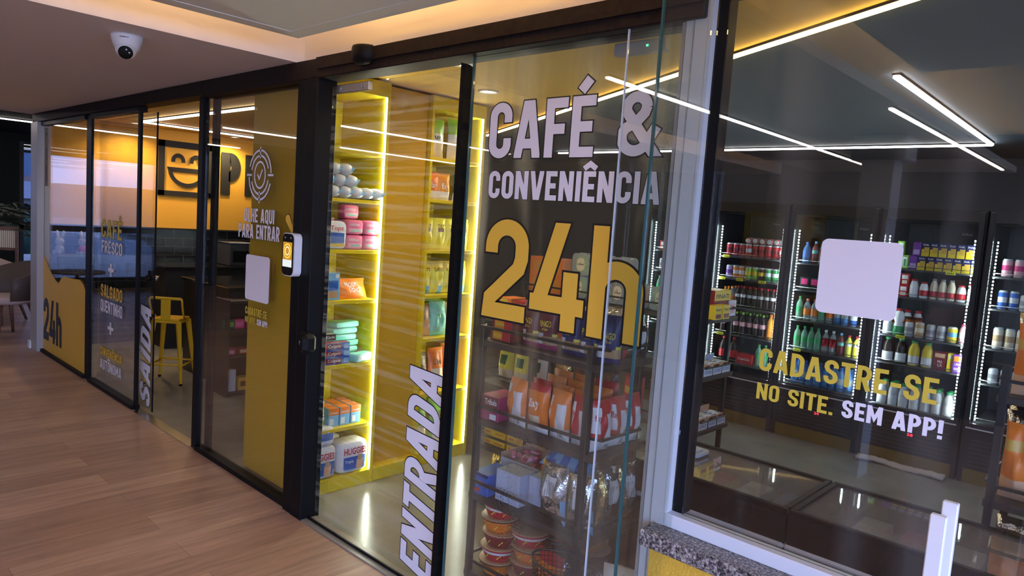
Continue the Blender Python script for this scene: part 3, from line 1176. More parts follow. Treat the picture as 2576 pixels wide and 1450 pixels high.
for lab, (x0, z0, x1, z1), y in (('blank white rounded sticker in front of the ochre panel', (-3.852, 1.050, -3.582, 1.306), -.0055),
                                 ('large blank white rounded sticker on the right hand window', (-.680, 1.415, -.486, 1.608), -.0035)):
    mb = MB()
    mb.prism(rounded(x0, z0, x1, z1, .018), y - .0015, y, M_LETW)
    tag(mb.build('sticker'), lab, 'sticker')

# yellow wave and 24h on the first pane
wave = [(-8.018, .03), (-6.708, .03), (-6.708, .74), (-6.78, .80), (-6.86, .825)]
for i in range(14):
    u = i / 13
    x = -6.90 + u * (-8.018 + 6.90)
    z = .83 - .02 * u
    if u < .45:
        z = .83 - .02 * math.sin(u / .45 * PI / 2)
    if .45 <= u:
        z = .73 + .23 * ((u - .55) / .45) ** 1.4 if u > .55 else .73 + .08 * (1 - (u - .45) / .10) ** 2
    wave.append((x, z))
mb = MB()
mb.add([(x, -.0055, z) for x, z in wave], [list(range(len(wave)))], mat('yellow_film', (.80, .46, .04), .4))
tag(mb.build('window_film'), 'yellow wave shaped film on the lower part of the leftmost pane', 'window film')
facade_text('24h', -8.00, -7.40, .135, .545, M_NAVY, 'black 24h lettering on the yellow film of the leftmost pane', t=.2, out=False, y=-.0068, gap=.05)
mb = MB()
mb.add([(-7.985, -.0055, 1.62), (-7.88, -.0055, 1.62), (-7.88, -.0055, 2.17), (-7.985, -.0055, 2.17)], [(0, 1, 2, 3)], mat('grey_film', (.24, .20, .17), .6))
for r_ in (.012, .026, .040):
    v, f = stroke_mesh(arc(-7.93, 2.08, r_, r_, 40, 140, 8), False, .009)
    mb.text((v, f), lambda u, q: (u, -.0062, q), M_LETK)
mb.box((-7.955, -.0062, 1.86), (-7.905, -.0056, 1.98), mat('grey_print', (.13, .12, .13), .6))
mb.box((-7.955, -.0062, 1.66), (-7.905, -.0056, 1.82), MATS['grey_print'])
tag(mb.build('notice_strip'), 'narrow grey notice strip with a wireless symbol at the left jamb', 'sticker')

# smile logo sign and letters on the orange wall (facing +X)
mb = MB()
XS = -8.198
sg = lambda u, q: (XS, u, q)
y0, y1, z0, z1 = 1.105, 1.72, 1.612, 2.214


def xbox(mb, ya, za, yb, zb, m, d=.014):
    mb.box((XS - .001, ya, za), (XS + d, yb, zb), m)


for a in ((y0, z0, y0 + .065, z1), (y1 - .065, z0, y1, z1), (y0, z1 - .068, y1, z1), (y0, z0, y1, z0 + .055)):
    xbox(mb, *a, M_BLKMAT)
for cx in (1.315, 1.515):
    v, f = stroke_mesh([(cx - .055, 1.985)] + arc(cx, 2.0, .055, .062, 180, 0, 10) + [(cx + .055, 1.985)], False, .042)
    mb.text((v, f), lambda u, q: (XS + .012, u, q), M_BLKMAT)
v, f = stroke_mesh([(1.225, 1.905), (1.605, 1.905)] + arc(1.415, 1.90, .185, .165, -4, -176, 16), True, .045)
mb.text((v, f), lambda u, q: (XS + .012, u, q), M_BLKMAT)
tag(mb.build('logo_sign'), 'black square smiling face logo on the orange wall', 'sign')
for ch, ya, yb, lab in (('P', 1.80, 2.035, 'black letter P on the orange wall'), ('E', 2.09, 2.30, 'black letter E partly hidden by the ochre panel'),
                        ('G', 2.36, 2.60, 'black letter G behind the ochre panel')):
    vs, fs, wd = line_polys(ch, .24)
    k = (yb - ya) / wd
    mb = MB()
    mb.text((vs, fs), lambda u, v: (XS + .012, ya + u * k, 1.665 + v * .49), M_BLKMAT, lift=(.0008, 0, 0))
    tag(mb.build('wall_letter'), lab, 'sign letter')

# ================================================================ DEVICES
t = thing('security_camera', 'white dome security camera on the grey soffit', 'security camera', (-3.565, -.744, SOF), 0)
MB().lathe([(.066, 0, M_WHITEP), (.066, -.012, M_WHITEP), (.060, -.035, M_WHITEP), (.050, -.062, M_WHITEP), (.040, -.068, M_WHITEP)], n=24).build('housing', t)
mb = MB()
R_ = Matrix.Translation((.014, -.008, -.064)) @ Vector((0, 0, -1)).rotation_difference(Vector((.80, -.30, -.42)).normalized()).to_matrix().to_4x4() @ Matrix.Rotation(math.radians(115), 4, 'Z')
mb.lathe([(.006, -.046, M_WHITEP), (.022, -.042, M_WHITEP), (.036, -.030, M_WHITEP), (.044, -.008, M_WHITEP), (.044, .012, M_WHITEP), (.034, .03, M_WHITEP)], n=20, M=R_)
eye = mb.build('eyeball', t)
mb = MB()
mb.lathe([(.030, -.0475, M_BLK), (.026, -.0495, M_BLK)], n=18, M=R_)
for x in (-.008, .009):
    mb.lathe([(.006, -.052, M_CHROME), (.003, -.053, M_CHROME)], (x, -.012, 0), n=8, M=R_)
mb.build('lens', eye)
mb = MB()
put_text(mb, 'intelbras', -.018, .018, -.020, .006, -.0655, M_BLK, Matrix.Rotation(math.radians(62), 4, 'Z'))
mb.build('logo', t)

t = thing('motion_sensor', 'black rounded motion sensor on the beam over the entrance', 'sensor', (-2.70, YF - .013, 2.285))
mb = MB()
P = []
for a in range(0, 181, 15):
    P.append((.066 * math.cos(math.radians(a)), -.052 * math.sin(math.radians(a))))
n_ = len(P)
vs = []
for zz, sc in ((.028, .95), (.018, 1), (-.02, 1), (-.04, .86), (-.050, .6)):
    vs += [(x * sc, y * sc, zz) for x, y in P]
fs = []
for i in range(4):
    for j in range(n_ - 1):
        fs.append((i * n_ + j, i * n_ + j + 1, (i + 1) * n_ + j + 1, (i + 1) * n_ + j))
fs += [list(range(n_))[::-1], [4 * n_ + j for j in range(n_)]]
mb.add(vs, fs, M_BLK, smooth=True)
mb.build('housing', t)
MB().box((-.055, -.0, -.04), (.055, .002, .03), M_BLKMAT).build('mount_plate', t)

t = thing('door_operator', 'slim grey control box with green light inside above the entrance glass', 'door operator', (-1.375, .10, 2.19))
MB().box((-.10, 0, -.012), (.10, .035, .030), M_GREYALU, .003).build('housing', t)
MB().box((.03, -.002, .006), (.038, 0, .012), light_mat('green_light', (.1, 1, .5), 2)).build('indicator_light', t)

# face reader
t = thing('face_reader', 'white and black face recognition reader on the black door post', 'access reader', (-3.236, -.052, 1.352))
M_ = Matrix.Rotation(math.radians(6), 4, 'Y')
mb = MB()
mb.prism(rounded(-.060, -.108, .060, .108, .03), -.040, .0, M_WHITEP)
mb.build('case', t)
MB().prism(rounded(-.056, -.104, .050, .104, .028), -.0425, -.0400, M_BLK).build('front_glass', t)
scr = MB()
scr.box((-.046, -.0435, -.062), (.040, -.0426, .062), light_mat('screen_gold', (.55, .26, .03), .9))
for r_, m_ in ((.034, light_mat('screen_glow', (1.0, .55, .08), 1.4)), (.020, light_mat('screen_hot', (1, .8, .35), 1.8))):
    v, f = stroke_mesh(arc(-.003, .018, r_, r_, 0, 360, 20), True, .005)
    scr.text((v, f), lambda u, q: (u, -.0440, q), m_)
scr.box((-.046, -.0442, -.062), (.040, -.0435, -.026), light_mat('screen_white', (.75, .8, .8), .9))
scr.build('screen', t)
for x in (-.03, .025):
    MB().tube([(x, -.042, .084), (x, -.0435, .084)], .0045, M_GREYALU, 10).build('camera_lens', t)

# ================================================================ LEFT ROOM AND CAFE CORNER
M_TEAK = mat('brown_shell', (.085, .055, .042), .55)
M_OAK = mat('walnut_leg', (.16, .075, .045), .5, noise=(12, .3, (1, 1, 6)))
M_FAB = mat('beige_fabric', (.50, .37, .31), .9, bump=(200, .4))


def armchair(label, loc, rotz, shell, cushion):
    t = thing('armchair', label, 'chair', loc, rotz)
    mb = MB()
    # curved shell: arc of the back wrapping round, front open to -Y
    n = 22
    vs = []
    for i in range(n + 1):
        a = math.radians(-25 + 230 * i / n)
        bk = .5 + .5 * math.sin(a)
        zt = .60 + .20 * bk ** 1.3
        for rr_, zz in ((.20, .37), (.285, .42), (.325, .52), (.345, zt), (.318, zt + .006), (.295, .52), (.26, .45)):
            vs.append((rr_ * math.cos(a), rr_ * math.sin(a) * .92, zz))
    k = 7
    fs = []
    for i in range(n):
        for j in range(k - 1):
            fs.append((i * k + j, (i + 1) * k + j, (i + 1) * k + j + 1, i * k + j + 1))
    fs.append(list(range(k)))
    fs.append([n * k + j for j in range(k)][::-1])
    mb.add(vs, fs, shell, smooth=True)
    mb.build('shell', t)
    MB().lathe([(.02, .37, cushion), (.24, .375, cushion), (.275, .405, cushion), (.27, .44, cushion), (.20, .455, cushion), (.02, .46, cushion)], n=24, sy=.94).build('seat', t)
    for sx_ in (-1, 1):
        for sy_ in (-1, 1):
            MB().tube([(sx_ * .15, sy_ * .14, .39), (sx_ * .25, sy_ * .23, .0)], [.024, .014], M_OAK, 10).build('leg', t)
    return t


armchair('dark brown tub chair at the far left edge, nearest the shopfront', (-8.93, -.13, 0), math.radians(20), M_TEAK, M_FAB)
armchair('beige upholstered tub chair behind the dark brown one', (-10.02, -.03, 0), math.radians(140), M_FAB, M_FAB)
t = thing('cane_chair', 'dark wooden chair with a pale woven cane back by the far wall', 'chair', (-11.75, .30, 0), math.radians(65))
for sx_ in (-1, 1):
    MB().box((sx_ * .22 - .018, .17, 0), (sx_ * .22 + .018, .21, 1.02), M_OAK, .004).build('leg', t)
    MB().box((sx_ * .22 - .018, -.21, 0), (sx_ * .22 + .018, -.17, .44), M_OAK, .004).build('leg', t)
MB().box((-.24, -.22, .43), (.24, .22, .47), M_OAK, .008).build('seat', t)
bk = MB().box((-.24, .172, .98), (.24, .208, 1.03), M_OAK, .004).build('top_rail', t)
MB().box((-.22, .172, .70), (.22, .208, .74), M_OAK, .004).build('lower_rail', t)
mb = MB()
for i in range(18):
    x = -.195 + i * .0229
    mb.box((x - .008, .186, .74), (x + .008, .194, .98), C['cream'])
mb.build('cane_panel', bk)
t = thing('side_table', 'small dark round table between the tub chairs', 'table', (-9.7, -.75, 0))
MB().lathe([(.02, .60, M_TEAK), (.30, .60, M_TEAK), (.305, .62, M_TEAK), (.02, .625, M_TEAK)], n=26).build('table_top', t)
MB().lathe([(.18, 0, M_BLK), (.18, .015, M_BLK), (.025, .03, M_BLK), (.022, .60, M_BLK)], n=18).build('base', t)

# tall planter with a palm
t = thing('potted_palm', 'dark palm in a tall black planter by the left jamb', 'plant', (-9.50, .36, 0))
MB().lathe([(.10, 0, M_BLK), (.13, .9, M_BLK), (.115, .9, M_BLK), (.11, .86, M_BLK)], n=20).build('planter', t)
mb = MB()
M_LEAF = mat('palm_leaf', (.010, .022, .012), .5)
rr = random.Random(11)
for k in range(13):
    a = k * 2.4 + rr.uniform(-.2, .2)
    ln = rr.uniform(.38, .58)
    up_ = rr.uniform(.2, .55)
    stem = []
    for i in range(8):
        u = i / 7
        stem.append(Vector((math.cos(a) * ln * u, math.sin(a) * ln * u, .90 + up_ * 1.9 * u - up_ * 1.2 * u * u + .14 * u)))
    mb.tube(stem, [.008] * 4 + [.005] * 4, M_LEAF, 5)
    d0 = Vector((-math.sin(a), math.cos(a), 0))
    for i in range(1, 8):
        for s_ in (-1, 1):
            p0 = stem[i]
            L_ = .17 * (1 - abs(i - 4) / 6)
            tip = p0 + d0 * s_ * L_ + (stem[i] - stem[i - 1]).normalized() * L_ * .7 - Vector((0, 0, .05))
            wv = (stem[i] - stem[i - 1]).normalized() * .022
            mid = (p0 + tip) / 2 + Vector((0, 0, .012))
            mb.add([p0 - wv * .4, mid - wv, tip, mid + wv, p0 + wv * .4], [(0, 1, 2, 3, 4)], M_LEAF)
mb.build('leaves', t)

# display stand with plush rabbits
t = thing('display_stand', 'dark display stand behind the leftmost pane', 'stand', (-7.80, .17, 0))
MB().box((-.16, -.14, .955), (.16, .16, .975), M_BLKMAT, .004).build('top_board', t)
for sx_ in (-1, 1):
    for sy_ in (-1, 1):
        MB().box((sx_ * .14 - .012, sy_ * .13 - .012, 0), (sx_ * .14 + .012, sy_ * .13 + .012, .955), M_BLKMAT).build('leg', t)
M_PLUSH = mat('white_plush', (.72, .64, .56), .95, bump=(160, .8))


def rabbit(label, loc, rotz, cloth):
    t = thing('plush_rabbit', label, 'toy', loc, rotz)
    mb = MB()
    mb.lathe([(.004, .0, M_PLUSH), (.034, .006, M_PLUSH), (.042, .035, M_PLUSH), (.03, .075, M_PLUSH), (.02, .09, M_PLUSH), (.034, .105, M_PLUSH), (.040, .13, M_PLUSH),
              (.030, .155, M_PLUSH), (.004, .165, M_PLUSH)], n=14)
    for s_ in (-1, 1):
        mb.lathe([(.004, -.012, M_PLUSH), (.013, -.006, M_PLUSH), (.013, .02, M_PLUSH), (.004, .03, M_PLUSH)], (s_ * .03, -.035, .012), n=8)
    mb.build('body', t)
    for s_ in (-1, 1):
        MB().tube([(s_ * .014, 0, .155), (s_ * .026, .004, .185), (s_ * .034, .008, .215), (s_ * .036, .01, .232)], [.010, .014, .013, .004], M_PLUSH, 8).build('ear', t)
        mb = MB()
        mb.lathe([(.002, -.004, M_BLK), (.004, 0, M_BLK), (.002, .004, M_BLK)], (s_ * .015, -.036, .137), n=6)
        mb.build('eye', t)
    MB().lathe([(.043, .03, cloth), (.034, .072, cloth), (.024, .088, cloth)], n=14).build('clothing', t)


rabbit('white plush rabbit with pale collar on the display stand, left one', (-7.84, .085, .975), math.radians(35), C['lightgrey'])
rabbit('white plush rabbit in a red jacket on the display stand, right one', (-7.76, .26, .975), math.radians(20), C['hotpink'])

# bar stool
M_STOOL = mat('yellow_steel', (.80, .47, .02), .28)
t = thing('bar_stool', 'yellow metal bar stool with low back behind the exit door', 'bar stool', (-6.27, .53, 0), math.radians(-135))
t.scale = (.72, .72, 1)
mb = MB()
mb.box((-.16, -.15, .545), (.16, .15, .565), M_STOOL, .008)
mb.box((-.165, -.155, .525), (.165, .155, .548), M_STOOL, .006)
mb.build('seat', t)
for sx_, sy_ in ((-1, -1), (1, -1), (-1, 1), (1, 1)):
    a = Vector((sx_ * .145, sy_ * .135, .54))
    b_ = Vector((sx_ * .215, sy_ * .20, .012))
    mb = MB()
    mb.tube([a, b_], [.034, .017], M_STOOL, 4)
    lg = mb.build('leg', t)
    MB().tube([b_ + Vector((0, 0, .004)), b_ - Vector((0, 0, .012))], .019, M_BLK, 6).build('foot_cap', lg)
for sx_ in (-1, 1):
    MB().tube([(sx_ * .193, -.18, .16), (sx_ * .193, .18, .16)], .009, M_STOOL, 6).build('brace', t)
for sy_ in (-1, 1):
    MB().tube([(-.193, sy_ * .18, .17), (.193, sy_ * .18, .17)], .009, M_STOOL, 6).build('brace', t)
pts = [(-.165, .02, .555), (-.185, .11, .62), (-.19, .15, .70)] + [(-.19 + .02 * (1 - math.cos(math.radians(a))), .155, .72 + .02 * math.sin(math.radians(a))) for a in (0, 45, 90)]
pts += [(.19 - .02 * (1 - math.cos(math.radians(a))), .155, .72 + .02 * math.sin(math.radians(a))) for a in (90, 45, 0)] + [(.19, .15, .70), (.185, .11, .62), (.165, .02, .555)]
MB().tube(pts, .012, M_STOOL, 8).build('back_rail', t)
MB().prism([(-.055, .56), (.055, .56), (.055, .735), (-.055, .735)], .145, .157, M_STOOL).build('back_plate', t)

# counters
t = thing('service_counter', 'black counter running back from the bar stool', 'counter', (-6.02, .66, 0))
MB().box((-.66, .14, .0), (.265, 1.9, .845), mat('counter_black', (.013, .012, .013), .3), .003).build('body', t)
MB().box((-.68, .12, .845), (.29, 1.92, .872), mat('counter_stone', (.018, .017, .018), .08), .003).build('worktop', t)
for yy in (.02, 1.86):
    MB().box((.27, yy, .0), (.50, yy + .02, .80), M_RACKW).build('side_panel', t)
for zz in (.03, .335, .555, .79):
    MB().box((.27, .03, zz - .018), (.50, 1.87, zz), M_RACKW).build('shelf', t)
t = thing('back_counter', 'black back counter under the black wall tiles', 'counter', (-8.2, 1.0, 0))
MB().box((.0, 0, 0), (.55, 3.0, .84), M_BLKMAT, .003).build('body', t)
MB().box((.0, -.02, .84), (.58, 3.02, .87), MATS['counter_stone'], .003).build('worktop', t)
t = thing('coffee_machine', 'boxy dark grey machine on the back counter', 'machine', (-7.90, 1.72, .87))
MB().box((-.16, 0, 0), (.16, .26, .25), mat('machine_grey', (.06, .058, .058), .35), .008).build('case', t)
MB().box((-.165, -.01, .25), (.165, .27, .265), M_CHROME, .003).build('lid', t)
MB().box((.16, .04, .04), (.163, .22, .17), M_BLK).build('front_panel', t)
t = thing('card_terminal', 'rounded grey upright display near the machine on the counter', 'terminal', (-7.68, 2.02, .87))
MB().lathe([(.06, 0, M_BLK), (.06, .015, M_BLK), (.012, .02, M_BLK), (.012, .16, M_BLK)], n=14).build('stand', t)
MB().prism(rounded(-.10, .13, .10, .27, .05), -.015, .015, mat('machine_lilac', (.13, .11, .12), .4), Matrix.Rotation(math.radians(90), 4, 'Z')).build('head', t)
mb = MB()
mb.box((.0155, -.055, .19), (.0165, .05, .215), C['lightgrey'])
mb.build('logo', bpy.data.objects['head'])


# ================================================================ PACKAGING BUILDERS
def FT(mb, txt, x0, x1, z0, h, y, m, M=None, bold=.02):
    put_text(mb, txt, x0, x1, z0, h, y, m, M, bold)


def carton(w_, d_, h_, base, front=None, bands=(), texts=(), top=None, bev=.002):
    """box standing on z = 0 centred in x and y, front at -Y; bands (x0,x1,z0,z1,mat) as fractions of the front."""
    mb = MB()
    mb.box((-w_ / 2, -d_ / 2, 0), (w_ / 2, d_ / 2, h_), base, bev)
    y = -d_ / 2 - .0004
    for x0, x1, z0, z1, m in bands:
        mb.add([(-w_ / 2 + x0 * w_, y, z0 * h_), (-w_ / 2 + x1 * w_, y, z0 * h_), (-w_ / 2 + x1 * w_, y, z1 * h_), (-w_ / 2 + x0 * w_, y, z1 * h_)], [(0, 1, 2, 3)], m)
        y -= .0002
    for s_, x0, x1, z0, hh, m in texts:
        FT(mb, s_, -w_ / 2 + x0 * w_, -w_ / 2 + x1 * w_, z0 * h_, hh * h_, y, m)
    if top:
        mb.add([(-w_ / 2 + .002, -d_ / 2 + .002, h_ + .0005), (w_ / 2 - .002, -d_ / 2 + .002, h_ + .0005), (w_ / 2 - .002, d_ / 2 - .002, h_ + .0005),
                (-w_ / 2 + .002, d_ / 2 - .002, h_ + .0005)], [(0, 1, 2, 3)], top)
    return mb


def bag(w_, h_, d_, col, front=None, texts=(), seed=0, seal=.07, nx=12, nz=16, wr=.10, back=None, gus=.5):
    """pillow bag standing on z = 0; col is the base material, front(u, v) / back(u, v) return a material for a patch."""
    rr = random.Random(seed)
    ph = [rr.uniform(0, 6.28) for _ in range(6)]

    def half(u, v):
        tv = max(0.0, math.sin(PI * min(1, max(0, v)))) ** gus
        tu = max(0.0, 1 - abs(u) ** 3) ** .6
        wv = 1 + wr * (math.sin(5 * u + 7 * v + ph[0]) + .7 * math.sin(11 * v - 6 * u + ph[1]) + .5 * math.sin(15 * u + 3 * v + ph[2]))
        return d_ / 2 * tv * tu * wv + .0006

    def X(u, v):
        return w_ / 2 * u * (1 - .07 * math.sin(PI * v)) * (1 + .02 * math.sin(9 * v + ph[3]))

    mb = MB()
    for side in (-1, 1):
        vs, fs, ms = [], [], []
        for j in range(nz + 1):
            for i in range(nx + 1):
                u, v = -1 + 2 * i / nx, j / nz
                vs.append((X(u, v), side * half(u, v), v * h_))
        for j in range(nz):
            for i in range(nx):
                a = j * (nx + 1) + i
                q = (a, a + 1, a + nx + 2, a + nx + 1)
                fs.append(q if side < 0 else q[::-1])
                fn = front if side < 0 else (back or None)
                ms.append((fn(-1 + 2 * (i + .5) / nx, (j + .5) / nz) if fn else None) or col)
        mb.add(vs, fs, ms, smooth=True)
    for s_, x0, x1, z0, hh, m in texts:
        vs, fs, wd = font_polys(s_)
        k = (x1 - x0) / max(wd, 1e-6)
        mb.text((vs, fs), lambda a, b_: (X(x0 + a * k, z0 + b_ * hh), -half(x0 + a * k, z0 + b_ * hh) - .0012, (z0 + b_ * hh) * h_), m)
    return mb


def softpack(w_, d_, h_, base, bands=(), texts=(), seed=0, puff=.12, n=8):
    """puffy shrink-wrapped pack: a rounded box with bulging faces."""
    rr = random.Random(seed)
    ph = rr.uniform(0, 6)
    mb = MB()

    def P(a, b_, c_):
        e = 6.0
        l = (abs(a) ** e + abs(b_) ** e + abs(c_) ** e) ** (1 / e)
        a, b_, c_ = a / l, b_ / l, c_ / l
        k = 1 + puff * .25 * math.sin(7 * a + 5 * c_ + ph) * .4
        return (a * w_ / 2 * k, b_ * d_ / 2 * k, h_ / 2 + c_ * h_ / 2)

    for ax in range(3):
        for s_ in (-1, 1):
            vs, fs = [], []
            for j in range(n + 1):
                for i in range(n + 1):
                    p, q = -1 + 2 * i / n, -1 + 2 * j / n
                    c = [0, 0, 0]
                    c[ax] = s_
                    c[(ax + 1) % 3] = p
                    c[(ax + 2) % 3] = q
                    vs.append(P(*c))
            for j in range(n):
                for i in range(n):
                    a = j * (n + 1) + i
                    f = (a, a + 1, a + n + 2, a + n + 1)
                    fs.append(f if s_ > 0 else f[::-1])
            mb.add(vs, fs, base, smooth=True)

    def F(u, v, e):
        x, y, z = P(u, -1, 2 * v - 1)
        return (x, y - e, z)

    e = .0012
    for x0, x1, z0, z1, m in bands:
        k = 6
        vs, fs = [], []
        for j in range(k + 1):
            for i in range(k + 1):
                vs.append(F(-1 + 2 * (x0 + (x1 - x0) * i / k), z0 + (z1 - z0) * j / k, e))
        for j in range(k):
            for i in range(k):
                a = j * (k + 1) + i
                fs.append((a, a + 1, a + k + 2, a + k + 1))
        mb.add(vs, fs, m, smooth=True)
        e += .0006
    for s_, x0, x1, z0, hh, m in texts:
        vs, fs, wd = font_polys(s_)
        k = 2 * (x1 - x0) / max(wd, 1e-6)
        mb.text((vs, fs), lambda a, b_: F(-1 + 2 * x0 + a * k, z0 + b_ * hh, e), m)
    return mb


def can(r, h_, m, band=None, topm='alu', M=None, n=12):
    b2 = band or m
    return MB().lathe([(r * .78, 0, topm), (r, h_ * .06, m), (r, h_ * .38, b2), (r, h_ * .66, m), (r, h_ * .9, topm), (r * .82, h_ * .97, topm), (r * .82, h_, topm), (r * .7, h_ * .97, topm)], n=n, M=M)


def bottle(r, h_, body, cap, label=None, lz=(.30, .55), neck=.36, n=12, bulge=0.0):
    lb = label or body
    rn = r * neck
    return MB().lathe([(r * .85, 0, body), (r, h_ * .04, body), (r * (1 - bulge), h_ * lz[0], lb), (r * (1 - bulge), h_ * lz[1], body), (r, h_ * .62, body), (r * .92, h_ * .70, body),
                       (rn * 1.25, h_ * .84, body), (rn, h_ * .90, cap), (rn * 1.15, h_ * .905, cap), (rn * 1.15, h_ * .99, cap), (rn * .9, h_, cap)], n=n)


def put(mb, name, label, cat, loc, rotz=0.0, group=None, tilt=None):
    o = mb.build(name, None, loc, rotz)
    if tilt:
        o.rotation_euler = (tilt[0], tilt[1], rotz)
    return tag(o, label, cat, group)


FX = PI / 2        # faces +X

# ================================================================ YELLOW WALL CABINETS
t = thing('end_panel', 'tall ochre end panel behind the glass with the OLHE AQUI words', 'panel', (-3.68, .085, 0))
MB().box((-.296, -.010, .012), (.296, .010, CZ - .012), M_YPAN, .002).build('board', t)


def wall_cabinet(label, xf, y0, y1, shelves, depth=.45, z1=2.235):
    t = thing('wall_cabinet', label, 'cabinet', (xf, y0, 0))
    W = y1 - y0
    MB().box((-depth, 0, 0), (-.004, .018, z1), M_YCAB, .001).build('side_panel', t)
    MB().box((-depth, W - .024, 0), (-.0, W - .002, z1), M_YCAB, .001).build('side_panel', t)
    MB().box((-depth - .012, 0, 0), (-depth, W, z1 + .05), M_YCAB).build('back_panel', t)
    MB().box((-depth, 0, z1), (-.004, W, CZ - .012), M_YCAB, .001).build('top_board', t)
    MB().box((-depth, .018, 0), (-.004, W - .024, .08), M_YCAB, .001).build('plinth', t)
    for zz in shelves:
        MB().box((-depth, .018, zz - .020), (-.010, W - .024, zz), M_YCAB, .001).build('shelf', t)
    mb = MB()
    mb.box((-.012, W - .031, .085), (-.004, W - .0245, z1), M_LEDC)
    mb.build('led_strip', t)
    return t


SH1 = (.365, .73, 1.093, 1.375, 1.655, 1.920)
SH2 = (.465, .82, 1.096, 1.380, 1.695, 1.950)
wall_cabinet('yellow shelf cabinet just inside the entrance with nappies at the bottom', -3.32, .10, .556, SH1)
wall_cabinet('yellow shelf cabinet further inside holding snack bags', -3.36, .90, 1.352, SH2)
t = thing('wall_panel', 'tall ochre wall panel between the two yellow shelf cabinets', 'panel', (-3.40, .565, 0))
MB().box((-.30, 0, .08), (0, .33, CZ - .012), M_YPAN, .001).build('board', t)
MB().box((-.30, -.004, 0), (.075, .332, .08), M_YCAB, .002).build('plinth', t)
MB().box((.0, -.004, .08), (.014, .014, 2.30), M_YCAB).build('edge_strip', t)

# ---- cabinet 1 goods
huggies = lambda s_: softpack(.20, .13, .19, 'white', bands=((.14, .99, .12, .52, 'blue'), (.16, .98, .08, .13, 'sky'), (.58, .80, .08, .42, 'peach'), (.61, .76, .38, .55, 'tan')),
                              texts=(('HUGGIES', .14, .92, .60, .20, 'red'), ('Tripla', .18, .48, .34, .09, 'white'), ('XG', .84, .95, .16, .12, 'white')), seed=s_)
XB = -3.40
put(huggies(1), 'diaper_pack', 'white and blue nappy pack lower right at the bottom of the near yellow cabinet', 'nappy pack', (XB + .008, .425, .081), FX)
put(huggies(2), 'diaper_pack', 'white and blue nappy pack lower left by the door post', 'nappy pack', (XB + .008, .210, .081), FX)
put(softpack(.18, .12, .105, 'white', bands=((.5, .95, .3, .7, 'blue'),), texts=(('HUGGIES', .05, .48, .4, .25, 'red'),), seed=3), 'diaper_pack', 'flat white nappy pack lying on the lower left pack', 'nappy pack',
    (XB + .010, .205, .273), FX)
put(softpack(.19, .20, .125, 'white', bands=((.35, .6, .3, .75, 'rose'),), seed=4), 'diaper_pack', 'white nappy pack standing behind the lower right one', 'nappy pack', (XB - .165, .40, .081), FX)
put(softpack(.17, .12, .055, 'film', bands=((.2, .6, .3, .7, 'red'),), seed=5), 'diaper_pack', 'thin white pack lying on the rear nappy pack', 'nappy pack', (XB - .16, .36, .208), FX)
k = 0
for r in range(3):
    for q in range(3):
        mb = carton(.066, .060, .105, 'sky', bands=((0, 1, .62, 1, 'orange'), (.1, .5, .1, .45, 'white')), texts=(('Cremer', .12, .88, .70, .12, 'white'),), top='orange')
        put(mb, 'gauze_box', '%s teal and orange box from the left in the %s row of the gauze boxes' % (ORD[q], ('front', 'middle', 'rear')[r]), 'box',
            (XB + .005 - r * .066, .300 + q * .074 + r * .004, .366), FX, 'teal and orange gauze boxes')
put(bag(.10, .16, .06, 'lime', lambda u, v: 'white' if .35 < v < .75 else None, texts=(('IES', -.5, .7, .48, .13, 'red'), ('BRN', -.4, .5, .18, .08, 'darkgreen')), seed=3), 'wipes_pack',
    'green and white upright pack beside the gauze boxes', 'pack', (XB + .035, .185, .366), FX)
for r in range(3):
    mb = carton(.175, .042, .040, 'blue', bands=((0, .14, 0, 1, 'red'), (.14, .70, .18, .86, 'darkred'), (.78, .98, .15, .85, 'sky')), texts=(('Colgate', .19, .66, .36, .42, 'white'),), top='red')
    put(mb, 'toothpaste_box', '%s toothpaste box from the bottom of the front stack' % ORD[r], 'box', (XB + .035, .285, .731 + r * .041), FX, 'red and blue toothpaste boxes')
    mb = carton(.05, .16, .040, 'red', bands=((.2, .8, .2, .8, 'blue'),), top='blue')
    put(mb, 'toothpaste_box', '%s toothpaste box from the bottom seen end-on beside the front stack' % ORD[r], 'box', (XB - .01, .166 + .004 * r, .731 + r * .041), FX, 'red and blue toothpaste boxes')
put(carton(.15, .045, .035, 'black', bands=((.1, .6, .3, .8, 'white'),), texts=(('Carvão', .62, .95, .35, .4, 'white'),), top='white'), 'toothpaste_box', 'black and white box lying on the toothpaste stack', 'box',
    (XB - .03, .245, .856), FX)
for r in range(6):
    put(softpack(.20 - .004 * r, .10, .036, 'mint', bands=((.2, .55, .2, .8, 'teal'),), seed=r, n=5), 'wet_wipes', '%s mint green wipes pack from the bottom of the stack' % ORD[r], 'wipes',
        (XB - .10 + .004 * (r % 2), .40 + .010 * (r % 3), .731 + r * .0365), FX + .06 * (r % 3), 'mint green wipes packs')
put(softpack(.15, .07, .05, 'mint', bands=((.1, .6, .2, .8, 'white'),), seed=9, n=5), 'wet_wipes', 'mint green wipes pack lying by itself in front of the stack', 'wipes', (XB + .03, .463, .731), FX + .3)
put(carton(.062, .03, .155, 'yellow', bands=((.0, .9, .1, .4, 'black'), (.1, .9, .6, .9, 'white'))), 'book_box', 'yellow and black box at the left of the third shelf', 'box', (XB + .04, .158 + .0, 1.094), FX)
put(carton(.095, .035, .15, 'sky', bands=((.12, .88, .35, .72, 'blue'), (.15, .85, .08, .33, 'tan'), (.7, .92, .82, .95, 'white'))), 'toy_box', 'tall pale blue box between the yellow box and the orange bag', 'box',
    (XB + .03, .246, 1.094), FX)
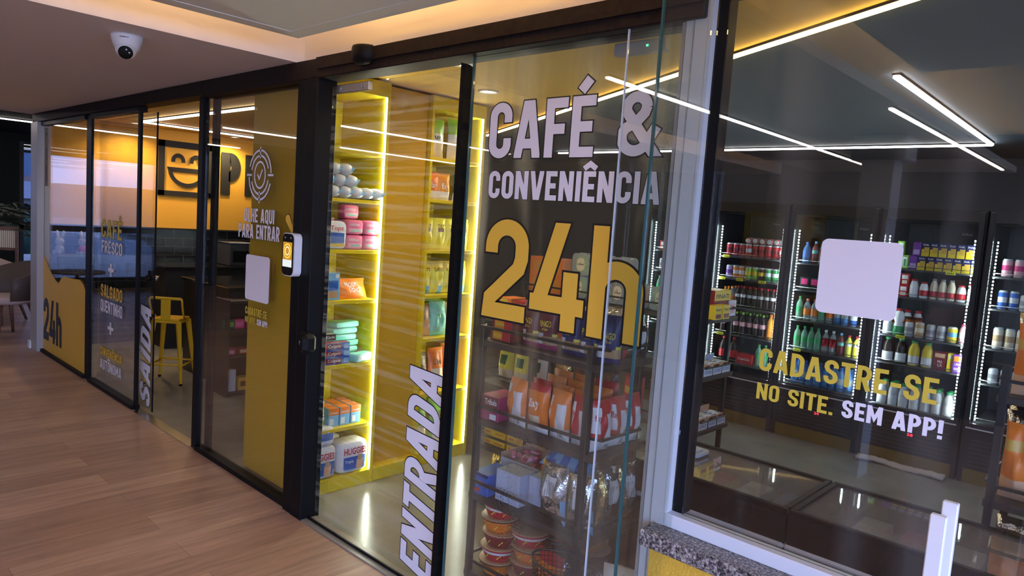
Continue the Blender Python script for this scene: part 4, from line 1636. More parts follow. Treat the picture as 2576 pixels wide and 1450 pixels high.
put(bag(.20, .12, .045, 'orange', lambda u, v: 'amber' if u > .5 and v < .5 else None, texts=(('PIQUI', -.55, .25, .52, .22, 'white'), ('UCHO', -.25, .45, .26, .22, 'white')), seed=8), 'snack_bag',
    'orange snack bag leaning beside the pale blue box', 'bag', (XB + .01, .405, 1.094), FX, tilt=(math.radians(-22), 0))
put(softpack(.155, .07, .155, 'film', bands=((.08, .92, .22, .58, 'blue'), (.08, .92, .08, .2, 'yellow'), (.1, .6, .6, .92, 'white')), texts=(('Topz', .30, .85, .68, .15, 'red'),), seed=2), 'cotton_pack',
    'clear cotton pack with blue and red print among the pink packs', 'pack', (XB + .03, .236, 1.376), FX)
pk = lambda s_: softpack(.105, .075, .082, 'pink', bands=((.06, .94, .15, .42, 'rose'), (.2, .8, .22, .32, 'mint')), texts=(('intimus', .08, .7, .6, .2, 'white'),), seed=s_, n=5)
for i, (y, z, lab) in enumerate(((.375, 1.376, 'lower left'), (.485, 1.376, 'lower right'), (.375, 1.459, 'upper left'), (.487, 1.459, 'upper right'))):
    put(pk(i), 'pads_pack', 'pink sanitary pads pack, %s of the four stacked by the cotton pack' % lab, 'pack', (XB + .02, y, z), FX, 'pink sanitary pads packs')
put(pk(7), 'pads_pack', 'pink sanitary pads pack behind, highest on its shelf', 'pack', (XB - .08, .41, 1.543), FX, 'pink sanitary pads packs')
put(pk(8), 'pads_pack', 'pink sanitary pads pack tucked behind the stack of four at bottom', 'pack', (XB - .08, .41, 1.459), FX, 'pink sanitary pads packs')
put(pk(9), 'pads_pack', 'pink sanitary pads pack at the rear under the highest one', 'pack', (XB - .08, .41, 1.376), FX, 'pink sanitary pads packs')
put(bag(.13, .17, .06, 'hotpink', lambda u, v: 'rose' if v > .7 else None, seed=4), 'pads_bag', 'crumpled hot pink bag above the cotton pack', 'bag', (XB - .06, .245, 1.376), FX)
put(carton(.05, .05, .16, 'purple', bands=((.1, .9, .2, .9, 'lilac'),)), 'hygiene_box', 'purple box behind the pink packs', 'box', (XB - .06, .325, 1.376), FX)
kk = 0
for z, ys in ((1.690, (.155, .225, .300, .375, .445, .51)), (1.752, (.19, .262, .337)), (1.812, (.225, .30))):
    for y in ys:
        mb = MB()
        R_ = Matrix.Rotation(PI / 2, 4, 'Y')
        mb.lathe([(.006, -.075, 'film'), (.026, -.07, 'white'), (.033, -.03, 'white'), (.034, .03, 'white'), (.027, .065, 'film'), (.008, .078, 'film')], n=12, M=R_)
        mb.add([(.062, -.02, -.005), (.085, .01, -.012), (.082, .03, .010), (.06, .0, .018)], [(0, 1, 2, 3)], 'sky')
        kk += 1
        put(mb, 'wrapped_roll', '%s white wrapped roll of the pile, counting rightwards row by row from the bottom' % ORD[kk - 1], 'roll', (XB + .01, y, z), 0, 'white wrapped rolls')
put(carton(.13, .05, .08, 'teal', bands=((.3, .7, .1, .9, 'orange'), (.75, 1, 0, 1, 'green'))), 'hygiene_box', 'teal and orange box behind the white rolls', 'box', (XB - .12, .41, 1.656), FX)

# ---- cabinet 2 goods
XC = -3.46


def snack(w_, h_, d_, base, win, txt, tm, seed):
    return bag(w_, h_, d_, base, (lambda u, v: win if (v < .48 and abs(u) < .8) else None), texts=((txt, -.55, .55, .60, .13, tm),) if txt else (), seed=seed)


def row(shelf, specs, y0, xs=XC):
    for i, (mb, nm, lab, cat, y) in enumerate(specs):
        put(mb, nm, lab, cat, (xs + .012 * (i % 2), y, shelf + .001), FX, None, (math.radians(-6), 0))


row(.08, [(snack(.165, .30, .07, 'lime', 'cream', 'Lilibel', 'brown', 1), 'snack_bag', 'green topped snack bag at the left of the lowest far cabinet shelf', 'bag', .995),
          (snack(.165, .315, .07, 'lime', 'cream', 'Lilibel', 'brown', 2), 'snack_bag', 'green topped snack bag at the right of the lowest far cabinet shelf', 'bag', 1.175)], 0)
put(snack(.15, .30, .06, 'lime', 'cream', '', 'brown', 3), 'snack_bag', 'green topped snack bag leaning at the rear of the lowest far cabinet shelf', 'bag', (XC - .12, 1.09, .081), FX)
row(.465, [(snack(.14, .24, .07, 'cream', 'tan', 'Lilibel', 'brown', 4), 'snack_bag', 'cream snack bag left of the two orange ones', 'bag', .985),
           (snack(.13, .27, .06, 'orange', 'cream', 'Lilibel', 'brown', 5), 'snack_bag', 'orange snack bag in the middle of its far cabinet shelf', 'bag', 1.12),
           (snack(.13, .29, .065, 'orange', 'cream', 'Libel', 'brown', 6), 'snack_bag', 'orange snack bag right of the middle one on the same far cabinet shelf', 'bag', 1.245)], 0)
row(.82, [(bag(.15, .20, .07, 'peach', None, texts=(('er', -.3, .5, .55, .2, 'carton'),), seed=7), 'snack_bag', 'peach coloured bag marked er, left of the mint one', 'bag', .985),
          (bag(.14, .22, .07, 'mint', None, texts=(('tr', -.4, .3, .5, .2, 'green'),), seed=8), 'snack_bag', 'pale mint bag in the middle of its shelf', 'bag', 1.11),
          (bag(.14, .21, .07, 'peach', None, texts=(('er', -.4, .5, .6, .18, 'carton'),), seed=9), 'snack_bag', 'peach coloured bag right of the mint one', 'bag', 1.235)], 0)
put(bag(.19, .16, .05, 'lime', None, seed=10), 'snack_bag', 'pale green bag lying across the top of the peach and mint bags', 'bag', (XC - .06, 1.12, 1.035), FX, None, (math.radians(-80), 0))
for i, y in enumerate((.965, 1.07, 1.17, 1.265)):
    put(bag(.115, .21, .07, 'lemon', lambda u, v: 'sky' if v < .22 and u > 0 else ('yellow' if v > .75 else None), texts=(('LAYS', -.6, .6, .70, .10, 'brown'),), seed=20 + i), 'snack_bag',
        '%s yellow crisp bag from the left on the middle far cabinet shelf' % ORD[i], 'bag', (XC + .01, y, 1.097), FX, None)
for i, y in enumerate((.965, 1.07, 1.175, 1.27)):
    put(bag(.11, .20, .06, 'lemon', lambda u, v: 'brown' if abs(v - .6) < .06 and abs(u) < .5 else None, texts=(('TAY', -.5, .5, .68, .12, 'brown'),), seed=30 + i), 'snack_bag',
        '%s yellow bag from the left on the second far cabinet shelf from the top' % ORD[i], 'bag', (XC + .01, y, 1.381), FX, None)
for i, (y, c_) in enumerate(((.985, 'orange'), (1.08, 'amber'), (1.23, 'darkgreen'))):
    put(bag(.12, .17, .06, c_, lambda u, v: 'white' if v < .3 else None, texts=(('flay', -.5, .5, .42, .2, 'white'),), seed=40 + i), 'snack_bag',
        ('orange and white bag at the left of the upper far cabinet shelf', 'amber and white bag right of the orange one on the upper far cabinet shelf', 'dark green and white bag on the upper far cabinet shelf')[i],
        'bag', (XC + .01, y, 1.696), FX, None)
for i, (y, h_) in enumerate(((.99, .24), (1.18, .26))):
    put(bag(.16, h_, .07, 'film', lambda u, v: 'lime' if v > .6 else ('cream' if v < .42 else None), texts=(('ur', -.3, .4, .48, .12, 'black'),), seed=50 + i), 'snack_bag',
        '%s green topped clear bag of pale snacks on the topmost far cabinet shelf' % ('left', 'right')[i], 'bag', (XC + .01, y, 1.951), FX, None)


# ================================================================ SNACK RACKS
def rack(label, x0, x1, y0, y1, shelves, ztop, ext=(.02, .05), side='both', hoops=False):
    t = thing('display_rack', label, 'rack', (0, 0, 0))
    q = .0135
    for x in (x0, x1):
        for y in (y0 + q, y1 - q):
            MB().box((x - q, y - q, 0), (x + q, y + q, ztop), M_RACK, .002).build('post', t)
    for z in shelves:
        mb = MB().box((x0 - ext[0], y0 + .002, z - .028), (x1 + ext[1], y1 - .002, z), M_RACKW, .002)
        s_ = mb.build('shelf', t)
        MB().box((x0, y0 - .004, z + .050), (x1, y0 + .004, z + .062), M_RACK).build('front_rail', t)
        for x in ((x0 - ext[0] - .004, x1 + ext[1] + .004) if side == 'both' else (x1 + ext[1] + .004,)):
            a = x1 if x > x0 + .2 else x0
            MB().tube([(a, y0 + .03, z + .056), (x, y0 + .05, z + .056), (x, y1 - .05, z + .056), (a, y1 - .03, z + .056)], .006, M_RACK, 5).build('side_rail', t)
    return t


RA = (1.085, .74, .405, .050)
rack('black snack rack right behind the dewy glass under the 24h lettering', -2.125, -1.548, .20, .56, RA, 1.145)
rack('black snack rack holding yellow boxes behind the front rack', -2.74, -2.36, .82, 1.28, (1.07, .70, .352, .06), 1.13)
rack('black snack rack at the back with orange boxes and clear tubs on top', -3.46, -2.03, 1.92, 2.34, (1.09, .735, .40, .06), 1.15)
rack('black crisp rack at the right edge behind the window', -.40, .22, 1.15, 1.6, (1.09, .70, .30, .05), 1.2, ext=(.02, .02))

y1f = .262
# top shelf of the front rack
for r in range(2):
    put(carton(.115, .14, .048, 'darkred', bands=((.15, .62, .15, .85, 'amber'), (.62, 1, .1, .9, 'red')), texts=(('NISSIN', .2, .6, .35, .3, 'yellow'),)), 'snack_box',
        '%s of the two stacked dark red boxes at the left of the top rack shelf' % ('lower', 'upper')[r], 'box', (-2.045 + .006 * r, .30, 1.0865 + .0485 * r), .03 * r)
PING = (('PiNGO', -.62, .62, .52, .13, 'yellow'), ("d'Ouro", -.3, .3, .44, .05, 'yellow'))
mk_p = lambda base, s_: bag(.098, .185, .05, base, lambda u, v: ('navy' if base == 'navy' else 'magenta') if v < .1 else ('tan' if v < .32 and u > -.35 else ('white' if v < .38 and u <= -.25 else ('lemon' if u > .62 and v < .4 else None))),
                            texts=PING, seed=s_, back=lambda u, v: 'silver')
for x, base, s_, lab in ((-1.905, 'maroon', 1, 'left one of two maroon snack bags on the top rack shelf'), (-1.815, 'maroon', 2, 'right one of two maroon snack bags on the top rack shelf'),
                         (-1.695, 'navy', 3, 'leftmost of three navy snack bags on the top rack shelf'), (-1.600, 'navy', 4, 'middle of three navy snack bags on the top rack shelf'),
                         (-1.515, 'navy', 5, 'rightmost of three navy snack bags at the rack corner')):
    put(mk_p(base, s_), 'snack_bag', lab, 'bag', (x, y1f + .01, 1.0865), math.radians({1: -8, 2: 6, 3: -4, 4: 5, 5: 22}[s_]))
for i, (x, y, c_, lab) in enumerate(((-1.76, .35, 'silver', 'silver backed bag behind the maroon snack bags'), (-1.90, .37, 'maroon', 'maroon bag in the second row of the top rack shelf'),
                                     (-1.66, .36, 'maroon', 'dark maroon bag behind the navy snack bags'), (-1.57, .37, 'foilgold', 'gold foil bag behind the navy snack bags'),
                                     (-1.72, .46, 'orange', 'orange bag at the rear of the top rack shelf'), (-1.62, .47, 'silver', 'silver bag at the rear of the top rack shelf'))):
    put(bag(.10, .19, .05, c_, lambda u, v: 'silver' if v > .82 else None, seed=60 + i), 'snack_bag', lab, 'bag', (x, y, 1.0865), math.radians(8 * (i % 3) - 8))
for i, y in enumerate((.345, .43, .51)):
    put(bag(.085, .16 - .01 * i, .045, 'silver', lambda u, v: ('navy', 'red', 'maroon')[i] if abs(u) > .55 else ('white' if .25 < v < .75 and u < .3 else None), seed=70 + i), 'snack_bag',
        '%s silver backed bag on the right hand end of the top rack shelf' % ('near', 'middle', 'far')[i], 'bag', (-1.535, y, 1.0865), FX - .15)
# second shelf
put(carton(.105, .15, .105, 'magenta', bands=((.0, .95, .50, .98, 'maroon'), (.55, .9, .06, .28, 'white')), texts=(('Tribala', .25, .9, .66, .22, 'white'),)), 'snack_box',
    'magenta carton at the left of the second rack shelf', 'box', (-2.068, .29, .741), .05)


def flay(base, bk, s_, h_=.20, w_=.112):
    if bk:
        fr = lambda u, v: 'white' if v < .28 or (u > .02 and .28 <= v < .72 and u < .85) or (u < -.45 and .4 < v < .85) else None
        tx = (('flay', -.95, -.42, .62, .12, base), ('I III', .15, .6, .08, .07, 'black'))
        if base == 'red':
            tx = (('flay', -.95, -.42, .62, .12, 'red'), ('I III', .15, .6, .08, .07, 'black'))
    else:
        fr = lambda u, v: 'white' if v < .13 else ('cream' if v < .36 and abs(u) < .55 else ('red' if v > .88 else None))
        tx = (('flay', -.68, .45, .55, .16, 'white'),)
    return bag(w_, h_, .068, base, fr, tx, seed=s_, wr=.13)


for x, base, bk, s_, lab, rz in ((-1.945, 'orange', 1, 1, 'leftmost orange crisp bag with white back panel on the second rack shelf', -10), (-1.830, 'orange', 0, 2, 'orange crisp bag showing its front with big white letters', 0),
                                 (-1.715, 'orange', 1, 3, 'orange crisp bag with white back panel right of the one facing front', -6), (-1.600, 'red', 1, 4, 'red crisp bag with white back panel by the rack post', -4)):
    put(flay(base, bk, s_), 'crisp_bag', lab, 'bag', (x, .268, .741), math.radians(rz))
k = 0
for r, y in enumerate((.345, .415, .485)):
    for q, x in enumerate((-1.885, -1.77, -1.655)):
        put(flay('orange' if (r + q) % 4 else 'red', 1, 10 + k, .20 + .012 * r), 'crisp_bag', '%s crisp bag from the left in the %s row behind the front bags' % (ORD[q], ('second', 'third', 'rear')[r]), 'bag',
            (x + .02 * (r % 2), y, .741), math.radians(-6 + 5 * q))
        k += 1
for i, y in enumerate((.285, .385, .485)):
    put(flay('red', 1, 30 + i, .20, .098), 'crisp_bag', '%s red crisp bag with white back on the right hand end of the rack' % ('near', 'middle', 'far')[i], 'bag', (-1.535, y, .741), FX - .15)
# third shelf
put(carton(.10, .16, .095, 'blue', bands=((.0, 1, .86, 1, 'navy'), (.1, .55, .12, .3, 'red')), texts=(('MiNi', .08, .5, .45, .22, 'yellow'), ('BIS', .55, .9, .45, .2, 'orange'))), 'snack_box',
    'blue carton at the left of the third rack shelf', 'box', (-2.088, .288, .406), .02)
for i, (x, y, z_) in enumerate(((-1.945, .283, .406), (-1.835, .335, .406))):
    put(carton(.135 if i == 0 else .07, .10, .135, 'paleblue', bands=((.02, .98, .02, .98, 'paleblue'),), top='film'), 'snack_box', ('pale blue plain carton at the front of the third rack shelf', 'pale blue carton just behind the plain one')[i], 'box',
        (x, y, z_), .02)
t = thing('open_carton', 'open cardboard tray filled with pink sweets on the third rack shelf', 'carton', (-1.985, .445, .406))
mb = MB()
for a, b_ in (((-.125, -.085, 0), (.125, .085, .004)), ((-.125, -.085, 0), (-.121, .085, .155)), ((.121, -.085, 0), (.125, .085, .155)), ((-.125, .081, 0), (.125, .085, .165)), ((-.125, -.085, 0), (.125, -.081, .135))):
    mb.box(a, b_, C['carton'])
mb.add([(-.125, -.0855, .002), (.125, -.0855, .002), (.125, -.0855, .134), (-.125, -.0855, .134)], [(0, 1, 2, 3)], 'lightgrey')
mb.build('tray', t)
rr = random.Random(5)
for i in range(26):
    mb = softpack(.055, .016, .014, ('hotpink', 'red', 'pink')[i % 3], bands=((.2, .8, .2, .8, 'rose'),), n=3)
    o = put(mb, 'wrapped_sweet', 'small pink wrapped sweet lying in the open cardboard tray', 'sweet', (-1.985 + rr.uniform(-.085, .085), .445 + rr.uniform(-.055, .055), .52 + .009 * (i % 4)), rr.uniform(0, 3), 'pink wrapped sweets')
    o.rotation_euler = (rr.uniform(-.3, .3), rr.uniform(-.3, .3), rr.uniform(0, 3.1))
put(carton(.20, .13, .105, 'carton'), 'sweet_tray_insert', 'plain brown carton under the pink sweets', 'carton', (-1.985, .445, .411))
slv = lambda s_, w_=.155, h_=.30: bag(w_, h_, .068, 'silver', lambda u, v: 'white' if (-.35 < u < .5 and .46 < v < .80) else ('foilgold' if u < -.72 else ('sky' if u > .80 and v < .45 else None)),
                                      (('|||||||', -.28, .42, .52, .2, 'grey'),), seed=s_, wr=.2)
put(slv(1, .155, .232), 'crisp_bag', 'large silver crisp bag with white nutrition panel at the front of the third shelf', 'bag', (-1.715, .262, .406), math.radians(-8))
put(slv(2, .12, .225), 'crisp_bag', 'silver and yellow crisp bag just left of the rack corner post', 'bag', (-1.578, .262, .406), math.radians(14))
put(slv(3, .12, .25), 'crisp_bag', 'silver crisp bag on the right hand end of the third shelf', 'bag', (-1.535, .372, .406), FX - .1)
put(slv(4, .12, .24), 'crisp_bag', 'silver crisp bag further back on the right hand end of the third shelf', 'bag', (-1.535, .495, .406), FX - .1)
stripe = lambda u, v: ('blue' if int((u + 1) * 3.2 + v * 1.2) % 2 else 'sky') if v < .82 else 'navy'
mb = bag(.235, .19, .075, 'sky', stripe, (('Ruffles', -.6, .6, .60, .22, 'darkred'),), seed=5, back=stripe)
o = put(mb, 'crisp_bag', 'blue striped crisp bag lying on top of the silver bags', 'bag', (-1.70, .285, .612), .1)
o.rotation_euler = (math.radians(-66), 0, .06)
put(bag(.12, .20, .06, 'sky', stripe, (('Ruffles', -.6, .6, .60, .2, 'darkred'),), seed=6, back=stripe), 'crisp_bag', 'blue striped crisp bag at the rear right of the third shelf', 'bag', (-1.625, .515, .406), .05)
put(slv(7, .15, .18), 'crisp_bag', 'silver crisp bag standing behind the large front one', 'bag', (-1.735, .355, .406), .1)
put(slv(8, .16, .18), 'crisp_bag', 'silver crisp bag at the rear under the striped bag', 'bag', (-1.73, .47, .406), .2)


# lowest shelf: instant noodle cups, crisp bags
def cup(s_, lid):
    rr = random.Random(s_)
    t = thing('noodle_cup', None, 'cup')
    body = ('orange', 'red', 'darkred')[s_ % 3]
    mb = MB().lathe([(.060, 0, body), (.066, .012, body), (.076, .038, 'white' if s_ % 2 else body), (.081, .050, body), (.083, .056, C['black'] if lid else 'red')], n=20)
    for a in range(0, 360, 40):
        q = math.radians(a)
        R_ = Matrix.Rotation(q, 4, 'Z')
        mb.add([(-.010, -.0752, .016), (.004, -.0775, .030), (-.003, -.0775, .030), (.010, -.0825, .044), (.004, -.0800, .034), (.012, -.0800, .034)], [(0, 1, 2), (2, 5, 4), (4, 5, 3)], 'lemon', R_)
    mb.build('cup_body', t)
    MB().lathe([(.085, .055, 'black' if lid else body), (.087, .061, 'tan'), (.080, .064, 'tan'), (.02, .0655, 'tan')], n=20).build('lid', t)
    return t


cups = [cup(i, i % 4 == 0) for i in range(3)]
spots = []
for c_, (x, y, n) in enumerate(((-2.030, .304, 5), (-1.850, .302, 4), (-1.85, .480, 4), (-1.672, .478, 4))):
    for i in range(n):
        spots.append((x + .006 * ((i * 7) % 3 - 1), y, .0515 + i * .0647, c_, i, n))
nm = ('left front', 'middle front', 'middle rear', 'right rear')
for k, (x, y, z, c_, i, n) in enumerate(spots):
    src = cups[(i + c_) % 3]
    lab = 'red and orange instant noodle cup, %s from the bottom of the %s stack' % (ORD[i], nm[c_])
    if k < 3 and src.get('label') is None:
        src.location = (x, y, z)
        src['label'] = lab
        src['group'] = 'instant noodle cups on the lowest rack shelf'
    else:
        o = copy_tree(src, (x, y, z), .4 * k, lab, 'instant noodle cups on the lowest rack shelf')
put(bag(.145, .225, .06, 'orange', lambda u, v: 'red' if v > .84 else None, (('Cheetos', -.45, .78, .48, .17, 'black'), ('MAC', -.92, -.62, .2, .12, 'yellow')), seed=3, wr=.15), 'crisp_bag',
    'orange crisp bag leaning between the noodle cups and the mesh basket', 'bag', (-1.70, .262, .051), math.radians(-6))
for i, (x, y, rz) in enumerate(((-1.66, .335, .5), (-1.575, .40, .2), (-1.57, .29, 1.0), (-1.53, .48, .3))):
    put(bag(.12, .22 - .02 * i, .07, 'silver', lambda u, v: 'choc' if v > .8 else ('red' if i == 2 and u > .4 else None), (('Cheetos', -.5, .5, .72, .08, 'gold'),), seed=20 + i, wr=.22), 'crisp_bag',
        ('silver crumpled bag right behind the orange crisp bag', 'silver crumpled bag at the middle of the lowest shelf', 'silver and red bag at the corner of the lowest shelf', 'silver bag at the rear corner of the lowest shelf')[i],
        'bag', (x, y, .051), rz)
# oval mesh basket
M_MESH = mat('basket_mesh', (.012, .012, .012), .4)
t = thing('mesh_basket', 'oval black wire mesh basket on the floor in front of the rack', 'basket', (-1.50, .102, 0))
N_ = 44
mb = MB()
for j in range(19):
    u = j / 18
    s_ = .78 + .22 * u
    mb.tube([(.155 * s_ * math.cos(2 * PI * i / 30), .085 * s_ * math.sin(2 * PI * i / 30), .01 + .335 * u) for i in range(30)], .0013, M_MESH, 3, closed=True)
for i in range(N_):
    a = 2 * PI * i / N_
    mb.tube([(.155 * .78 * math.cos(a), .085 * .78 * math.sin(a), .01), (.155 * math.cos(a), .085 * math.sin(a), .345)], .0013, M_MESH, 3, caps=False)
mb.build('mesh', t)
MB().tube([(.157 * math.cos(2 * PI * i / 40), .087 * math.sin(2 * PI * i / 40), .347) for i in range(40)], .005, M_MESH, 6, closed=True).build('rim', t)
MB().prism([(.12 * math.cos(2 * PI * i / 30), .066 * math.sin(2 * PI * i / 30)) for i in range(30)], 0, .008, M_MESH, Matrix(((1, 0, 0, 0), (0, 0, 1, 0), (0, 1, 0, 0), (0, 0, 0, 1)))[:] and Matrix(((1, 0, 0, 0), (0, 0, 1, 0), (0, 1, 0, 0), (0, 0, 0, 1)))).build('bottom', t)
put(bag(.15, .24, .07, 'orange', lambda u, v: 'amber' if v > .6 else None, seed=9), 'crisp_bag', 'orange bag standing inside the mesh basket', 'bag', (-1.535, .10, .010), .1)
put(bag(.10, .22, .06, 'silver', None, seed=10), 'crisp_bag', 'silver bag standing inside the mesh basket', 'bag', (-1.43, .105, .010), -.3)
# speckled sack
put(bag(.16, .43, .15, mat('print_sack', (.78, .74, .68), .6, bump=(14, .5)), lambda u, v: 'carton' if (math.sin(23 * u + 9 * v * 7) * math.sin(31 * v + 5 * u) > .86) else None, seed=12, gus=.35, nx=22, nz=40), 'sack',
    'white sack with brown speckles by the aluminium jamb', 'sack', (-1.262, .12, .0), .3)

# rack with yellow boxes
for c_, x in enumerate((-2.63, -2.455)):
    for r in range(5 + (c_ == 0)):
        put(carton(.165, .17, .027, 'yellow', bands=((.08, .3, .3, .7, 'orange'), (.5, .9, .35, .65, 'amber'))), 'chocolate_box', '%s yellow box from the bottom in the %s stack of the middle rack' % (ORD[r], ('left', 'right')[c_]), 'box',
            (x, .94, .3525 + r * .0275), .01 * (r % 3 - 1), 'flat yellow boxes')
for r in range(5):
    put(carton(.165, .17, .027, 'gold', bands=((.1, .9, .3, .7, 'yellow'),)), 'chocolate_box', '%s yellow box from the bottom in the stack behind the right one' % ORD[r], 'box', (-2.45, 1.14, .3525 + r * .0275), .015, 'flat yellow boxes')
for i, x in enumerate((-2.66, -2.53, -2.41)):
    put(bag(.12, .22, .08, ('orange', 'red', 'orange')[i], lambda u, v: 'foilgold' if v > .7 else None, seed=i, wr=.2), 'snack_bag', '%s red and gold foil bag from the left under the yellow boxes' % ORD[i], 'bag', (x, .95, .061), .1 * i)
for i, (x, c_) in enumerate(((-2.64, 'lemon'), (-2.52, 'lemon'), (-2.41, 'cream'))):
    put(bag(.115, .21, .07, c_, lambda u, v: 'darkgreen' if abs(v - .62) < .12 and abs(u) < .55 else ('cream' if v < .35 else None), seed=40 + i), 'snack_bag',
        '%s yellow bag with green badge from the left above the yellow boxes' % ORD[i], 'bag', (x, .93, .701), .12 * (i - 1))
for r in range(3):
    put(carton(.09, .12, .034, 'orange', bands=((.1, .7, .2, .8, 'yellow'),)), 'snack_box', '%s small orange box from the bottom on top of the middle rack' % ORD[r], 'box', (-2.66, .96, 1.0705 + .0345 * r), 0, 'small orange boxes')
for i, (x, y) in enumerate(((-2.52, .95), (-2.41, .97))):
    put(carton(.09, .10, .10, ('red', 'orange')[i], bands=((.15, .85, .2, .8, 'cream'),)), 'snack_box', ('red box in the middle on top of the middle rack', 'orange box at the right on top of the middle rack')[i], 'box', (x, y, 1.0705), 0)

# back rack: orange boxes, clear tubs, trays
for r in range(2):
    for q in range(2):
        put(carton(.15, .10, .13, 'orange', bands=((.2, .8, .2, .8, 'amber'),)), 'snack_box', '%s %s orange carton on top of the back rack' % (('lower', 'upper')[r], ('left', 'right')[q]), 'box', (-3.37 + q * .16, 2.02, 1.0905 + r * .1305), 0)


def tub(c_):
    t = thing('clear_tub', None, 'tub')
    MB().prism(rounded(-.075, .0, .075, .15, .03), -.028, .028, C['clear']).build('container', t)
    MB().prism(rounded(-.05, .02, .05, .13, .02), -.024, .020, C[c_]).build('contents', t)
    mb = MB().prism(rounded(-.034, .03, .034, .12, .03), -.0296, -.0288, C['cream'])
    FT(mb, 'Lilibel', -.026, .026, .07, .014, -.0299, 'black')
    mb.build('paper_label', t)
    MB().prism(rounded(-.080, -.004, .080, .154, .033), .028, .034, C['clear']).build('lid', t)
    return t


tc = {c_: tub(c_) for c_ in ('lime', 'red', 'maroon')}
tl = (('lime', -2.985, 1.0945, 0), ('red', -2.82, 1.0945, 0), ('maroon', -2.655, 1.0945, 0), ('lime', -2.975, 1.2535, 1), ('red', -2.80, 1.2535, 1), ('red', -2.49, 1.0945, 0), ('maroon', -2.63, 1.2535, 1), ('lime', -2.33, 1.0945, 0))
used = set()
for c_, x, z, up_ in tl:
    lab = 'clear tub of %s sweets, %s row, %s from the left on the back rack' % ({'lime': 'green', 'red': 'red', 'maroon': 'dark'}[c_], ('lower', 'upper')[up_],
                                                                        ORD[sorted([q[1] for q in tl if q[3] == up_]).index(x)])
    if c_ not in used:
        used.add(c_)
        tc[c_].location = (x, 1.99, z)
        tc[c_]['label'] = lab
        tc[c_]['group'] = 'clear tubs on the back rack'
    else:
        copy_tree(tc[c_], (x, 1.99, z), 0, lab, 'clear tubs on the back rack')
PIN = (('PINATI', .1, .9, .70, .16, 'black'), ('DOUBLE BAR', .3, .9, .34, .1, 'cream'))
put(carton(.21, .11, .165, 'darkred', bands=((.0, 1, .62, 1, 'yellow'),), texts=PIN, top='yellow'), 'bar_box', 'tall red and yellow bar carton on the right end of the back rack', 'box', (-2.07, 2.17, 1.0905), FX)
for i, y in enumerate((2.0, 2.105)):
    put(carton(.085, .06, .085, 'yellow', bands=((.1, .9, .1, .4, 'darkred'),), texts=(('PINATI', .1, .9, .62, .16, 'black'),)), 'bar_box', '%s small yellow bar carton in front of the tall red one' % ('left', 'right')[i], 'box', (-1.978, y, 1.0905), FX)
put(carton(.09, .09, .10, 'white', bands=((.2, .8, .2, .8, 'rose'),)), 'bar_box', 'small white carton at the far end of the back rack top', 'box', (-2.05, 2.30, 1.0905), FX)


def tray(label, y, z, words, c_):
    t = thing('display_tray', label, 'tray', (-2.045, y, z), FX)
    mb = MB()
    for a, b_ in (((-.056, -.06, 0), (.056, .06, .003)), ((-.056, -.06, 0), (.056, -.058, .055)), ((-.056, .058, 0), (.056, .06, .10)), ((-.056, -.06, 0), (-.054, .06, .06)), ((.054, -.06, 0), (.056, .06, .06))):
        mb.box(a, b_, C[c_])
    mb.add([(-.05, -.0604, .006), (.05, -.0604, .006), (.05, -.0604, .05), (-.05, -.0604, .05)], [(0, 1, 2, 3)], 'white')
    FT(mb, words, -.043, .043, .018, .020, -.0608, 'blue')
    mb.build('tray_box', t)


for z, wd, cs, nm_ in ((.7355, 'COOKIE', ('paleblue', 'cream', 'paleblue'), 'second'), (.4005, 'GOLD', ('cream', 'blue', 'peach'), 'third')):
    for i, y in enumerate((2.012, 2.130, 2.248)):
        tray('%s tray of wrapped bars on the %s shelf, right end of back rack' % (('near', 'middle', 'far')[i], nm_), y, z, wd, cs[i])
        for k in range(5):
            put(softpack(.088, .020, .028, ('lightgrey', 'cream', 'paleblue', 'white', 'tan')[k], bands=((.2, .8, .2, .8, ('navy', 'brown', 'sky', 'tan', 'darkred')[k]),), n=3), 'wrapped_bar',
                'wrapped bar in the %s tray on the %s shelf of the back rack' % (('near', 'middle', 'far')[i], nm_), 'bar', (-2.083 + .020 * k, y, z + .042), FX + .1 * (k % 3 - 1), 'wrapped bars in the %s tray of the %s shelf' % (('near', 'middle', 'far')[i], nm_))
for i, x in enumerate((-3.3, -3.1, -2.9, -2.7, -2.5, -2.3)):
    put(bag(.15, .22, .08, ('lemon', 'red', 'cream', 'lemon', 'choc', 'silver')[i], lambda u, v: ('darkgreen', 'white', 'brown', 'green', 'gold', 'red')[i] if abs(v - .6) < .13 and abs(u) < .6 else None, seed=80 + i), 'snack_bag',
        '%s bag from the left on the second shelf of the back rack' % ORD[i], 'bag', (x, 2.02, .736), .08 * (i % 3 - 1))
    put(bag(.16, .24, .09, ('choc', 'foilgold', 'maroon', 'choc', 'red', 'tan')[i], lambda u, v: 'gold' if abs(v - .6) < .1 and abs(u) < .6 else None, seed=90 + i), 'snack_bag',
        '%s bag from the left on the third shelf of the back rack' % ORD[i], 'bag', (x, 2.02, .401), .08 * (i % 3 - 1))
